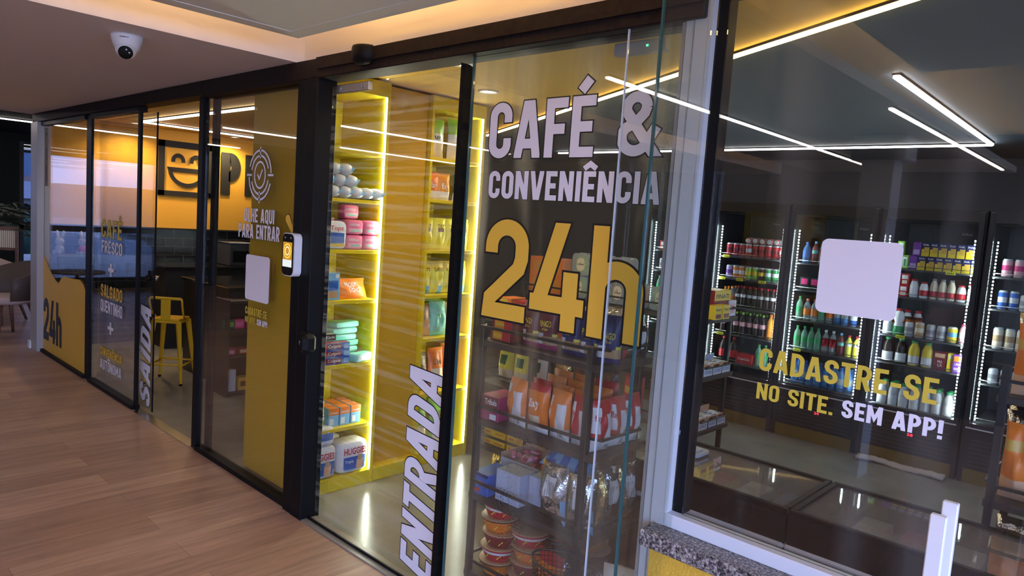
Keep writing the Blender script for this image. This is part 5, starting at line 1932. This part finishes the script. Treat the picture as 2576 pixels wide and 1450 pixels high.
# crisp rack at the right edge
for i, (x, y, z, h_, c_) in enumerate(((-.315, 1.24, .701, .33, 'orange'), (-.155, 1.25, .701, .33, 'amber'), (-.315, 1.24, 1.091, .30, 'orange'), (-.155, 1.24, 1.091, .30, 'amber'), (-.305, 1.25, .301, .33, 'choc'), (-.33, 1.42, .701, .33, 'peach'),
                                       (.01, 1.25, .701, .33, 'orange'), (.01, 1.25, 1.091, .30, 'orange'), (-.10, 1.25, .301, .33, 'silver'))):
    put(bag(.155, h_, .10, c_, lambda u, v: 'peach' if v < .25 else ('silver' if v > .9 or (c_ == 'choc' and v < .35) else ('gold' if abs(v - .62) < .06 and u < .2 else None)), seed=100 + i, wr=.2), 'crisp_bag',
        ('large orange crisp bag at the left of the middle shelf, right edge rack', 'amber crisp bag second on the middle shelf of the right edge rack', 'orange crisp bag at the left of the top shelf, right edge rack',
         'amber crisp bag second on the top shelf of the right edge rack', 'dark brown crisp bag with silver bottom low on the right edge rack', 'peach crisp bag behind the large orange one on the right edge rack',
         'orange crisp bag third on the middle shelf of the right edge rack', 'orange crisp bag third on the top shelf of the right edge rack', 'silver crisp bag low on the right edge rack')[i], 'bag', (x, y, z), .1 * (i % 3 - 1))
# counter goods on the dark shelves beside the stool
for i, (y, z, c_, b_) in enumerate(((.72, .556, 'darkgreen', 'lime'), (.80, .556, 'hotpink', 'pink'), (.90, .556, 'magenta', 'white'), (1.0, .556, 'hotpink', 'pink'), (1.09, .556, 'sky', 'red'), (.73, .336, 'magenta', 'rose'), (.84, .336, 'darkred', 'peach'),
                                    (.95, .336, 'magenta', 'peach'), (1.06, .336, 'red', 'white'))):
    put(carton(.085, .06, .075 if z > .5 else .055, c_, bands=((.15, .85, .25, .75, b_),)), 'candy_box', '%s box from the left on the %s dark shelf beside the bar stool' % (ORD[i if z > .5 else i - 5], 'upper' if z > .5 else 'middle'), 'box', (-5.59, y, z), FX)
for r in range(4):
    put(carton(.10, .07, .045, 'lightgrey', bands=((.2, .8, .2, .8, 'paleblue'),)), 'candy_box', '%s silver box from the bottom on the low dark shelf beside the bar stool' % ORD[r], 'box', (-5.60, .735, .031 + .0455 * r), FX)
for i, (y, h_) in enumerate(((.85, .11), (.95, .11), (1.06, .07))):
    put(carton(.09, .08, h_, ('gold', 'foilgold', 'red')[i], bands=((.2, .8, .3, .7, 'brown'),)), 'candy_box', ('gold box on the low dark shelf', 'shiny gold box on the low dark shelf', 'red box on the low dark shelf')[i] + ' beside the silver boxes', 'box', (-5.60, y, .031), FX)


# ================================================================ FRIDGES
M_FRB = mat('fridge_black', (.016, .016, .018), .4)
M_FRIN = mat('fridge_liner', (.035, .037, .042), .5)
M_SHELF = mat('fridge_shelf', (.08, .08, .085), .4)
M_TAG = mat('price_tag', (.80, .78, .04), .5)
FYF = 3.80


def fridge(label, x0, x1, shelves, led=True):
    t = thing('drinks_fridge', label, 'fridge', (x0, FYF, 0))
    W = x1 - x0
    for a in (0.0, W - .03):
        MB().box((a, .0, .0), (a + .03, .66, 1.88), M_FRB).build('side_wall', t)
    MB().box((.03, .63, .0), (W - .03, .66, 1.88), M_FRIN).build('back_wall', t)
    MB().box((.03, .0, 1.79), (W - .03, .63, 1.88), M_FRB).build('top_header', t)
    MB().box((.03, .0, .10), (W - .03, .63, .385), M_FRB).build('lower_housing', t)
    mb = MB()
    for i in range(7):
        mb.box((.05, -.004, .12 + .03 * i), (W - .05, .0, .135 + .03 * i), M_FRIN)
    mb.build('grille', t)
    MB().box((.0, .01, .0), (W, .6, .10), mat('fridge_plinth', (.20, .135, .02), .5)).build('plinth', t)
    d = MB()
    d.box((.004, -.036, .40), (.038, -.004, 1.87), M_FRB, .003).box((W - .038, -.036, .40), (W - .004, -.004, 1.87), M_FRB, .003)
    d.box((.038, -.036, 1.80), (W - .038, -.004, 1.87), M_FRB).box((.038, -.036, .39), (W - .038, -.004, .425), M_FRB)
    d.box((.02, -.037, .388), (W - .02, -.030, .397), M_ALU)
    dd = d.build('door', t)
    MB().box((.038, -.024, .425), (W - .038, -.018, 1.80), M_GLASSF).build('pane', dd)
    MB().tube([(.018, -.04, .95), (.018, -.06, .97), (.018, -.06, 1.27), (.018, -.04, 1.29)], .007, M_FRB, 6).build('handle', dd)
    mb = MB()
    FT(mb, 'frilux', W - .130, W - .07, 1.705, .015, -.0250, 'grey', bold=.0)
    mb.build('logo', dd)
    for a in (.055, W - .062):
        mb = MB()
        z = .44
        while z < 1.68:
            mb.box((a, .025, z), (a + .007, .030, z + .012), M_LEDF)
            z += .024
        mb.build('led_strip', t)
    for z in shelves:
        sh_ = MB().box((.045, .05, z - .012), (W - .045, .61, z), M_SHELF).build('shelf', t)
        MB().tube([(.045, .052, z + .022), (W - .045, .052, z + .022)], .0025, M_CHROME, 5).build('wire_rail', sh_)
    return t


TAGS = {}
FR = [(-3.62, -2.975, (1.42, 1.23, .99, .745, .43), 'half hidden drinks fridge left of the one with red cans'), (-2.955, -2.300, (1.42, 1.228, .985, .745, .50), 'drinks fridge with red cans on its top shelf'),
      (-2.288, -1.632, (1.415, 1.20, .955, .715, .435), 'drinks fridge behind the blank white window sticker'), (-1.620, -.965, (1.44, 1.235, .942, .735, .395), 'drinks fridge with blue juice cartons on its top shelf'),
      (-.950, -.295, (1.44, 1.22, .945, .70, .43), 'drinks fridge at the right edge of the window')]
FTS = []
for x0, x1, sh_, lab in FR:
    FTS.append(fridge(lab, x0, x1, sh_))
FN = ('half hidden fridge', 'red can fridge', 'middle fridge', 'carton fridge', 'right edge fridge')
SN = ('top', 'second', 'third', 'fourth', 'bottom')
for f, s_, xs in ((1, 0, (.11,)), (1, 1, (.09, .25, .45)), (1, 3, (.12,)), (1, 4, (.10,)), (2, 3, (.13,)), (3, 0, (.12, .47)), (3, 1, (.11,)), (3, 2, (.2,)), (2, 1, (.3,))):
    for x in xs:
        z = FR[f][2][s_]
        mb = MB().box((x - .03, .040, z - .016), (x + .03, .046, z + .008), M_TAG)
        for k in range(4):
            mb.add([(x - .022 + k * .012, .0395, z - .009), (x - .014 + k * .012, .0395, z - .009), (x - .014 + k * .012, .0395, z - .003), (x - .022 + k * .012, .0395, z - .003)], [(0, 1, 2, 3)], 'black')
        mb.build('price_tag', FTS[f])
for f, txt in ((2, '24'), (3, '58')):
    mb = MB()
    FT(mb, txt, .335, .372, .232, .020, -.0055, light_mat('red_digits', (1, .03, .06), 2.5), bold=.01)
    mb.build('temperature_readout', FTS[f])

PROTO = {}


def kind(key, fn):
    if key not in PROTO:
        PROTO[key] = fn().mesh(key)
    return PROTO[key]


KINDS = {
    'red_can': (lambda: can(.028, .112, 'red', 'darkred'), 'drink_can', 'red can', 'can', .058),
    'silver_red_can': (lambda: can(.028, .112, 'red', 'lightgrey'), 'drink_can', 'red and silver can', 'can', .058),
    'purple_can': (lambda: can(.028, .112, 'lilac', 'purple'), 'drink_can', 'purple can', 'can', .058),
    'orange_can': (lambda: can(.028, .112, 'orange', 'white'), 'drink_can', 'orange can', 'can', .058),
    'lime_can': (lambda: can(.028, .112, 'lime', 'yellow'), 'drink_can', 'lime green can', 'can', .058),
    'green_can': (lambda: can(.028, .112, 'green', 'white'), 'drink_can', 'green can', 'can', .058),
    'black_can': (lambda: can(.028, .112, 'black', 'yellow'), 'drink_can', 'black and yellow can', 'can', .058),
    'grey_can': (lambda: can(.030, .11, 'lightgrey', 'grey'), 'drink_can', 'grey can', 'can', .068),
    'brown_can': (lambda: can(.032, .115, 'tan', 'cream'), 'drink_can', 'brown and cream can', 'can', .072),
    'yellow_can': (lambda: can(.032, .115, 'yellow', 'sky'), 'drink_can', 'yellow and blue can', 'can', .072),
    'pink_can': (lambda: can(.030, .125, 'rose', 'hotpink'), 'drink_can', 'pink can', 'can', .066),
    'tall_tan_can': (lambda: can(.030, .15, 'cream', 'tan'), 'drink_can', 'tall cream can', 'can', .066),
    'blue_can': (lambda: can(.028, .13, 'blue', 'white'), 'drink_can', 'blue and white can', 'can', .062),
    'amber_bottle': (lambda: bottle(.026, .165, 'amber', 'orange', 'white', (.3, .5)), 'drink_bottle', 'amber bottle', 'bottle', .058),
    'orange_bottle': (lambda: bottle(.028, .175, 'clear', 'orange', 'orange', (.25, .55)), 'drink_bottle', 'orange capped clear bottle', 'bottle', .062),
    'small_cola': (lambda: bottle(.024, .185, 'cola', 'red', 'white', (.48, .62), bulge=.08), 'drink_bottle', 'small cola bottle', 'bottle', .052),
    'green_cola': (lambda: bottle(.026, .20, 'cola', 'lime', 'rose', (.40, .58), bulge=.08), 'drink_bottle', 'green capped cola bottle', 'bottle', .060),
    'green_clear': (lambda: bottle(.026, .19, 'cleargreen', 'green', 'green', (.35, .55)), 'drink_bottle', 'clear green bottle', 'bottle', .055),
    'big_cola': (lambda: bottle(.038, .215, 'cola', 'red', 'red', (.18, .48)), 'drink_bottle', 'large cola bottle', 'bottle', .088),
    'fanta': (lambda: bottle(.030, .215, 'amber', 'orange', 'orange', (.2, .35)), 'drink_bottle', 'tall amber bottle', 'bottle', .066),
    'blue_bottle': (lambda: bottle(.030, .17, 'clearblue', 'blue', 'blue', (.3, .6)), 'drink_bottle', 'blue sports drink bottle', 'bottle', .068),
    'water': (lambda: bottle(.027, .185, 'clearblue', 'blue', 'clear', (.3, .55)), 'drink_bottle', 'blue capped water bottle', 'bottle', .060),
    'red_drink': (lambda: bottle(.027, .185, 'clear', 'white', 'red', (.3, .65)), 'drink_bottle', 'red labelled clear bottle', 'bottle', .06),
    'dark_drink': (lambda: bottle(.026, .18, 'maroon', 'sky', 'teal', (.45, .6)), 'drink_bottle', 'dark red bottle', 'bottle', .06),
    'yellow_drink': (lambda: bottle(.026, .17, 'lemon', 'red', 'white', (.5, .65)), 'drink_bottle', 'yellow drink bottle', 'bottle', .058),
    'red_carton': (lambda: carton(.062, .05, .085, 'red', bands=((.2, .85, .5, .85, 'white'), (.25, .8, .1, .4, 'cream'))), 'drink_carton', 'red milk carton', 'carton', .066),
    'black_pack': (lambda: carton(.07, .05, .10, 'black', bands=((.15, .85, .45, .9, 'hotpink'),)), 'drink_carton', 'black and pink pack', 'carton', .076),
    'green_carton': (lambda: carton(.045, .04, .10, 'lime', bands=((.2, .8, .15, .85, 'white'), (.35, .65, .2, .7, 'green'))), 'drink_carton', 'green carton', 'carton', .055),
    'purple_carton': (lambda: carton(.050, .04, .10, 'purple', bands=((.1, .9, .1, .45, 'lilac'),)), 'drink_carton', 'purple carton', 'carton', .055),
    'blue_carton': (lambda: carton(.050, .04, .10, 'navy', bands=((.0, 1, .0, .52, 'yellow'), (.3, .98, .25, .66, 'gold')), texts=(('Shefa', .15, .85, .78, .12, 'white'),)), 'drink_carton', 'blue and yellow juice carton', 'carton', .056),
    'milk_bottle': (lambda: bottle(.030, .135, 'white', 'red', 'white', (.2, .4), neck=.6), 'drink_bottle', 'red capped milk bottle', 'bottle', .066),
    'milk_red': (lambda: bottle(.030, .12, 'white', 'red', 'red', (.15, .5), neck=.6), 'drink_bottle', 'red labelled milk bottle', 'bottle', .066),
    'glass_milk': (lambda: bottle(.026, .15, 'cream', 'clear', 'red', (.15, .4), neck=.5), 'drink_bottle', 'cream glass bottle', 'bottle', .056),
    'tirol': (lambda: MB().lathe([(.033, 0, 'green'), (.037, .01, 'green'), (.034, .07, 'white'), (.026, .095, 'white'), (.036, .125, 'white'), (.034, .16, 'white'), (.018, .182, 'red'), (.019, .198, 'red'), (.014, .20, 'red')], n=14), 'drink_bottle',
              'white and green yoghurt bottle', 'bottle', .08),
    'white_orange': (lambda: bottle(.034, .19, 'white', 'red', 'orange', (.45, .75), neck=.55), 'drink_bottle', 'orange labelled white bottle', 'bottle', .07),
    'grape': (lambda: bottle(.038, .188, 'cola', 'green', 'white', (.06, .42), neck=.5), 'drink_bottle', 'dark grape juice bottle', 'bottle', .088),
    'yellow_juice': (lambda: bottle(.038, .185, 'yellow', 'green', 'white', (.06, .40), neck=.5), 'drink_bottle', 'yellow juice bottle', 'bottle', .088),
    'apple_carton': (lambda: carton(.078, .06, .135, 'darkred', bands=((.1, .9, .68, .9, 'peach'),), texts=(('MA', .35, .75, .40, .14, 'white'), ('ÇÃ', .35, .75, .2, .14, 'white'))), 'drink_carton', 'dark red apple juice carton', 'carton', .082),
    'orange_carton': (lambda: carton(.078, .06, .135, 'yellow', bands=((.1, .9, .68, .9, 'cream'),), texts=(('LA', .35, .7, .44, .12, 'orange'), ('RAN', .3, .8, .28, .12, 'orange'), ('JA', .35, .7, .12, .12, 'orange'))), 'drink_carton', 'yellow orange juice carton', 'carton', .09),
    'grape_carton': (lambda: carton(.07, .06, .135, 'purple', bands=((.1, .9, .62, .9, 'orange'), (.15, .85, .1, .3, 'lilac')), texts=(('UVA', .2, .8, .42, .12, 'white'),)), 'drink_carton', 'purple grape juice carton', 'carton', .076),
    'coconut': (lambda: bottle(.034, .195, 'lightgrey', 'green', 'white', (.15, .50), neck=.5), 'drink_bottle', 'cloudy green capped bottle', 'bottle', .073),
    'cola_pack': (lambda: carton(.15, .09, .09, 'red', texts=(('Coca-Cola', .15, .85, .4, .25, 'white'),)), 'can_pack', 'red pack of cans', 'pack', .16),
    'strawberry': (lambda: bottle(.030, .14, 'rose', 'hotpink', 'white', (.3, .6), neck=.6), 'drink_bottle', 'pink bottle with pink cap', 'bottle', .066),
}
LAB = {}


def stock(f, s_, keys, x0=.085, rows=1, dz=0.0, y0=.09, dy=.075, note=''):
    """goods standing on shelf s_ of fridge f, from the left; rows go back into the fridge."""
    fx, z = FR[f][0], FR[f][2][s_]
    for r in range(rows):
        x = fx + x0
        for i, k in enumerate(keys):
            fn, nm_, desc, cat, wd = KINDS[k]
            me = kind(k, fn)
            o = bpy.data.objects.new(nm_, me)
            COL.objects.link(o)
            o.location = (x + wd / 2, FYF + y0 + r * dy + .004 * ((i * 5) % 3), z + dz + .0006)
            x += wd
            lk = (f, s_, r, k, note)
            LAB[lk] = LAB.get(lk, 0) + 1
            pre = ORD[LAB[lk] - 1] + ' ' if keys.count(k) > 1 else ''
            lab = '%s%s%s, %s shelf, %s%s' % (pre, desc, ' from left' if pre else '', SN[s_], FN[f], ('', ', second row', ', third row')[r])
            if note:
                lab += ', ' + note
            tag(o, lab, cat, '%ss on the %s shelf of the %s' % (desc, SN[s_], FN[f]) if keys.count(k) > 1 else None)


# red can fridge
stock(1, 0, ['red_can', 'red_can', 'red_can', 'silver_red_can', 'red_can', 'red_can', 'red_can', 'red_can', 'silver_red_can'], rows=2, dy=.062)
for i in range(5):
    o = put(MB().lathe([(.021, -.056, 'alu'), (.028, -.05, 'alu'), (.028, .05, 'red'), (.021, .056, 'alu')], n=14, M=Matrix.Rotation(PI / 2, 4, 'X')), 'drink_can', '%s can from the left lying end-on above the red cans' % ORD[i], 'can',
            (FR[1][0] + .27 + i * .062, FYF + .150, 1.42 + .113 + .0285), 0, 'cans lying on the red cans')
stock(1, 1, ['purple_can', 'orange_can', 'orange_can', 'lime_can', 'lime_can', 'black_can', 'green_can', 'green_can'], x0=.10, rows=3, dy=.062)
stock(1, 2, ['amber_bottle', 'orange_bottle', 'small_cola', 'small_cola', 'small_cola', 'small_cola', 'small_cola', 'small_cola', 'small_cola'], x0=.08, rows=2, dy=.062)
stock(1, 3, ['green_cola', 'green_cola', 'green_cola', 'green_cola', 'green_cola', 'green_cola', 'green_cola', 'fanta'], x0=.085, rows=2, dy=.07)
stock(1, 4, ['big_cola', 'big_cola', 'cola_pack', 'green_clear', 'green_clear'], x0=.09, y0=.112)
# middle fridge
stock(2, 0, ['blue_bottle', 'dark_drink', 'red_drink', 'blue_bottle', 'dark_drink', 'red_drink', 'water', 'water'], x0=.075)
stock(2, 1, ['black_pack', 'black_pack', 'black_pack', 'red_carton', 'red_carton', 'black_pack'], x0=.085)
stock(2, 2, ['green_clear', 'orange_bottle', 'orange_bottle', 'green_clear', 'orange_bottle', 'water', 'water', 'blue_can'], x0=.07)
stock(2, 3, ['green_clear', 'green_clear', 'green_clear', 'green_clear', 'red_drink', 'red_drink', 'dark_drink', 'yellow_drink', 'yellow_drink'], x0=.075)
stock(2, 4, ['water'] * 8, x0=.085, rows=2, dy=.065)
# juice carton fridge
stock(3, 0, ['green_carton', 'green_carton', 'purple_carton'] + ['blue_carton'] * 7, x0=.08)
stock(3, 0, ['green_carton'], x0=.10, dz=.1012, note='upper layer')
stock(3, 0, ['purple_carton'] + ['blue_carton'] * 6, x0=.205, dz=.1012, note='upper layer')
stock(3, 1, ['red_carton', 'red_carton', 'milk_bottle', 'milk_red', 'glass_milk', 'glass_milk', 'glass_milk', 'milk_red', 'milk_bottle'], x0=.075)
stock(3, 1, ['red_carton', 'red_carton'], x0=.078, dz=.086, note='upper layer')
stock(3, 2, ['milk_bottle', 'tirol', 'grey_can', 'brown_can', 'grey_can', 'grey_can', 'yellow_can', 'strawberry', 'strawberry'], x0=.06)
stock(3, 2, ['white_orange', 'white_orange', 'white_orange'], x0=.09, y0=.19, note='at the rear')
stock(3, 3, ['grape', 'grape', 'yellow_juice', 'yellow_juice', 'apple_carton', 'orange_carton'], x0=.07, y0=.10)
stock(3, 3, ['grape_carton'], x0=.545)
stock(3, 4, ['coconut'] * 7, x0=.075, rows=2, dy=.08)
# right edge fridge and the half hidden one
stock(4, 0, ['pink_can'] * 7, x0=.085)
stock(4, 1, ['blue_can', 'blue_can', 'grey_can', 'grey_can', 'blue_can', 'blue_can', 'grey_can'], x0=.085)
stock(4, 2, ['tall_tan_can'] * 7, x0=.085)
stock(4, 3, ['grey_can', 'grey_can', 'grey_can', 'blue_can', 'blue_can', 'blue_can'], x0=.085)
stock(0, 0, ['red_carton', 'red_carton', 'red_carton', 'red_carton', 'red_carton', 'red_carton', 'red_carton'], x0=.09)
stock(0, 1, ['grey_can', 'grey_can', 'pink_can', 'pink_can', 'lime_can', 'lime_can'], x0=.09)
stock(0, 2, ['green_clear', 'green_clear', 'orange_bottle', 'orange_bottle', 'red_drink', 'red_drink', 'red_drink'], x0=.08)

# ================================================================ GLASS TOPPED CHESTS
M_CHB = mat('chest_body', (.010, .009, .0085), .45, spec=.25)
M_CHT = mat('chest_taupe', (.16, .135, .115), .5)
M_CHG = glass_mat('chest_lid_glass', gain=2.2, film=((2.0, 2.0, 2.0), .42, 0, .20), rough=.03)


ZT = .623


def chest(label, x0, x1, y0, y1, body, trim_z=.495):
    t = thing('chest_freezer', label, 'freezer', (x0, y0, 0))
    W, D_ = x1 - x0, y1 - y0
    MB().box((0, 0, .03), (W, D_, trim_z), body, .02).build('body', t)
    MB().box((-.008, -.008, trim_z), (W, D_, trim_z + .022), M_ALU, .008).build('trim_band', t)
    mb = MB()
    mb.box((0, 0, trim_z + .022), (W, .03, ZT), M_CHB).box((0, D_ - .03, trim_z + .022), (W, D_, ZT), M_CHB).box((0, .03, trim_z + .022), (.03, D_ - .03, ZT), M_CHB).box((W - .03, .03, trim_z + .022), (W, D_ - .03, ZT), M_CHB)
    mb.box((.03, .03, trim_z + .022), (W - .03, D_ - .03, trim_z + .03), mat('chest_inside', (.05, .052, .055), .6))
    mb.build('upper_rim', t)
    fr = MB()
    fr.box((0, -.004, ZT), (W, .022, ZT + .022), M_BLK, .004).box((0, D_ - .022, ZT), (W, D_ + .004, ZT + .022), M_BLK, .004)
    fr.box((0, .022, ZT), (.02, D_ - .022, ZT + .022), M_BLK).box((W - .02, .022, ZT), (W, D_ - .022, ZT + .022), M_BLK)
    lid = fr.build('lid_frame', t)
    MB().box((.02, .022, ZT + .008), (W - .02, D_ - .022, ZT + .014), M_CHG).build('lid_glass', lid)
    MB().box((.0, .0, .0), (W, D_, .03), M_BLK).build('base', t)
    return t


c1 = chest('black glass topped chest freezer just behind the window sill', -1.66, -.905, .575, 1.03, M_CHB)
MB().prism(rounded(.60, .30, .66, .345, .012), -.0022, -.0004, C['lightgrey']).build('paper_sticker', c1)
c2 = chest('taupe fronted glass topped chest freezer at the right of the black one', -.898, .62, .575, 1.03, M_CHT)
for i, (x, c_) in enumerate(((-1.35, 'red'), (-1.2, 'yellow'), (-1.05, 'sky'), (-.9, 'white'), (-.6, 'rose'), (-.45, 'sky'), (-.3, 'white'), (-.12, 'white'))):
    put(carton(.10, .30, .045, c_, bands=((.2, .8, .2, .8, 'white'),), top=('white', 'red', 'white', 'blue')[i % 4]), 'ice_cream_box', '%s ice cream box from the left under the chest freezer glass' % ORD[i], 'box', (x - .1, .80, .526), 0)
t = thing('plastic_lid', 'grey plastic lid lying on the left end of the black chest freezer', 'lid', (-1.47, .86, .6455))
MB().prism(rounded(-.085, -.06, .085, .06, .02), 0, .012, mat('grey_lid', (.42, .45, .5), .3), Matrix(((1, 0, 0, 0), (0, 0, 1, 0), (0, 1, 0, 0), (0, 0, 0, 1)))).build('plate', t)
MB().prism(rounded(-.065, -.04, .065, .04, .015), .012, .018, MATS['grey_lid'], Matrix(((1, 0, 0, 0), (0, 0, 1, 0), (0, 1, 0, 0), (0, 0, 0, 1)))).build('raised_top', t)
put(carton(.16, .10, .16, 'purple', bands=((.1, .9, .6, .9, 'lilac'),)), 'promo_box', 'purple box standing on the right end of the taupe chest freezer', 'box', (-.14, .74, .6455), .2)

# floor cloth in front of the fridges
mb = MB()
rr = random.Random(2)
pts = []
for i in range(26):
    u = i / 25
    pts.append((-1.575 + .57 * u, 3.69 + .02 * math.sin(5 * u) + .03 * u, .020 + .006 * math.sin(9 * u)))
for off, r_ in ((-.022, .016), (.0, .021), (.022, .017)):
    mb.tube([(x, y + off + .006 * math.sin(13 * i_ / 25 + off * 90), z - .002) for i_, (x, y, z) in enumerate(pts)], [r_ * (.7 + .4 * abs(math.sin(i_ * .9 + off * 60))) for i_ in range(26)], mat('floor_cloth', (.62, .55, .47), .95, bump=(60, .5)), 8)
tag(mb.build('floor_cloth'), 'long off-white rolled cloth on the floor in front of the fridges', 'cloth')

# white upright outside the window
t = thing('upright_boards', 'white upright of two narrow boards standing outside the right window', 'post', (0, 0, 0))
MB().box((-.264, -.514, .02), (-.238, -.500, 1.138), M_WHITEP, .002).build('front_board', t)
MB().box((-.252, -.492, .02), (-.227, -.478, 1.160), M_WHITEP, .002).build('rear_board', t)
MB().box((-.36, -.60, 0), (-.16, -.41, .022), M_WHITEP, .003).build('foot_plate', t)

# ================================================================ OUTSIDE
gr = MB().box((-400, -300, -9.2), (80, 300, -9), mat('valley_ground', (.03, .04, .03), .95, noise=(.03, .5)))
struct('ground', gr)
t = thing('column', 'grey square column at the edge of the open terrace', 'column', (-1.52, -3.3, 0))
MB().box((-.10, -.10, 0), (.10, .10, 2.33), mat('column_paint', (.36, .37, .40), .7)).build('shaft', t)
MB().box((-.17, -.13, 2.16), (.17, .13, 2.332), MATS['column_paint'], .01).build('capital', t)


def hill(label, x, ys, hs, col, depth=40):
    mb = MB()
    n = len(ys)
    vs = []
    for i in range(n):
        vs.append((x, ys[i], hs[i]))
    for i in range(n):
        vs.append((x + depth, ys[i], -9.1))
    for i in range(n):
        vs.append((x - depth, ys[i], -9.1))
    fs = [(i + n, i + 1 + n, i + 1, i) for i in range(n - 1)] + [(i, i + 1, i + 1 + 2 * n, i + 2 * n) for i in range(n - 1)]
    mb.add(vs, fs, col, smooth=True)
    o = mb.build('hill')
    return tag(o, label, 'hill')


rr = random.Random(4)
ys = [-160 + 12 * i for i in range(31)]
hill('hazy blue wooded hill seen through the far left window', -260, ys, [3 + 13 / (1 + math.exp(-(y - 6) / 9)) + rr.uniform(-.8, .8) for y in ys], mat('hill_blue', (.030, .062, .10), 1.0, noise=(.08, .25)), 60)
hill('lower green slope below the far left window', -95, ys, [-2.6 + rr.uniform(-.6, .6) for y in ys], mat('hill_green', (.03, .055, .035), 1.0, noise=(.2, .4)), 45)


def house(label, loc, wd, dp, ht, roof, wall):
    t = thing('house', label, 'house', loc)
    MB().box((-dp / 2, -wd / 2, -3), (dp / 2, wd / 2, ht), wall).build('walls', t)
    r_ = ht * .55
    MB().add([(-dp / 2 - .4, -wd / 2 - .4, ht), (dp / 2 + .4, -wd / 2 - .4, ht), (dp / 2 + .4, wd / 2 + .4, ht), (-dp / 2 - .4, wd / 2 + .4, ht), (0, -wd / 2, ht + r_), (0, wd / 2, ht + r_)],
             [(0, 1, 4), (1, 2, 5, 4), (2, 3, 5), (3, 0, 4, 5), (3, 2, 1, 0)], roof).build('roof', t)
    for k in (-1, 1):
        MB().box((dp / 2, k * wd * .25 - .5, ht * .35), (dp / 2 + .06, k * wd * .25 + .5, ht * .8), M_BLK).build('window', t)


M_ROOF = mat('pale_roof', (0.186, 0.180, 0.198), .8)
M_TERRA = mat('clay_roof', (0.126, 0.060, 0.042), .8)
M_HW = mat('house_wall', (0.216, 0.204, 0.216), .8)
for i, (x, y, z, wd, rf) in enumerate(((-62, 9.5, -1.4, 7, M_ROOF), (-70, 16, -.9, 8, M_TERRA), (-46, -9, -3.4, 6, M_ROOF), (-48, -18, -3.2, 6, M_ROOF), (-47, -28, -3.6, 7, M_TERRA), (-45, -40, -3.4, 7, M_ROOF), (-30, -6.5, -3.6, 4, M_ROOF))):
    house(('pale roofed house on the slope in the far left window', 'clay roofed house higher on the slope', 'pale house mirrored in the leftmost pane', 'second pale house further along the valley', 'clay roofed house in the valley',
           'pale house furthest along the valley', 'low white house nearest the building')[i], (x, y, z), wd, 6, 2.2, rf, M_HW)


def tree(label, loc, r_, s_):
    t = thing('tree', label, 'tree', loc)
    rr = random.Random(s_)
    MB().tube([(0, 0, -6), (0, 0, -r_ * .3)], [.25, .15], M_OAK, 7).build('trunk', t)
    mb = MB()
    for k in range(9):
        c_ = Vector((rr.uniform(-.6, .6) * r_, rr.uniform(-.7, .7) * r_, rr.uniform(-.5, .6) * r_))
        q = r_ * rr.uniform(.35, .55)
        prof = []
        for a in range(0, 9):
            th = -PI / 2 + PI * a / 8
            prof.append((max(.01, q * math.cos(th) * rr.uniform(.85, 1.12)), q * math.sin(th), MATS['tree_leaf']))
        mb.lathe(prof, c_, 9)
    mb.build('crown', t)


mat('tree_leaf', (.018, .05, .026), .9, noise=(3, .6), bump=(6, .8))
for i, (x, y, z, r_) in enumerate(((-27, 3.0, -1.2, 2.0), (-30, 6.2, -1.6, 2.1), (-24, 1.0, -2.8, 1.5), (-34, 9.6, -1.0, 2.4), (-23, -3.2, -3.6, 1.4), (-33, -11, -3.4, 2.0), (-36, -16, -3.2, 2.2))):
    tree(('round green tree right outside the far left window', 'green tree behind the nearest one in the far left window', 'small green tree low in the far left window', 'large green tree at the back of the far left window',
          'small green tree down the valley', 'green tree beside the valley houses', 'green tree furthest down the valley')[i], (x, y, z), r_, i)
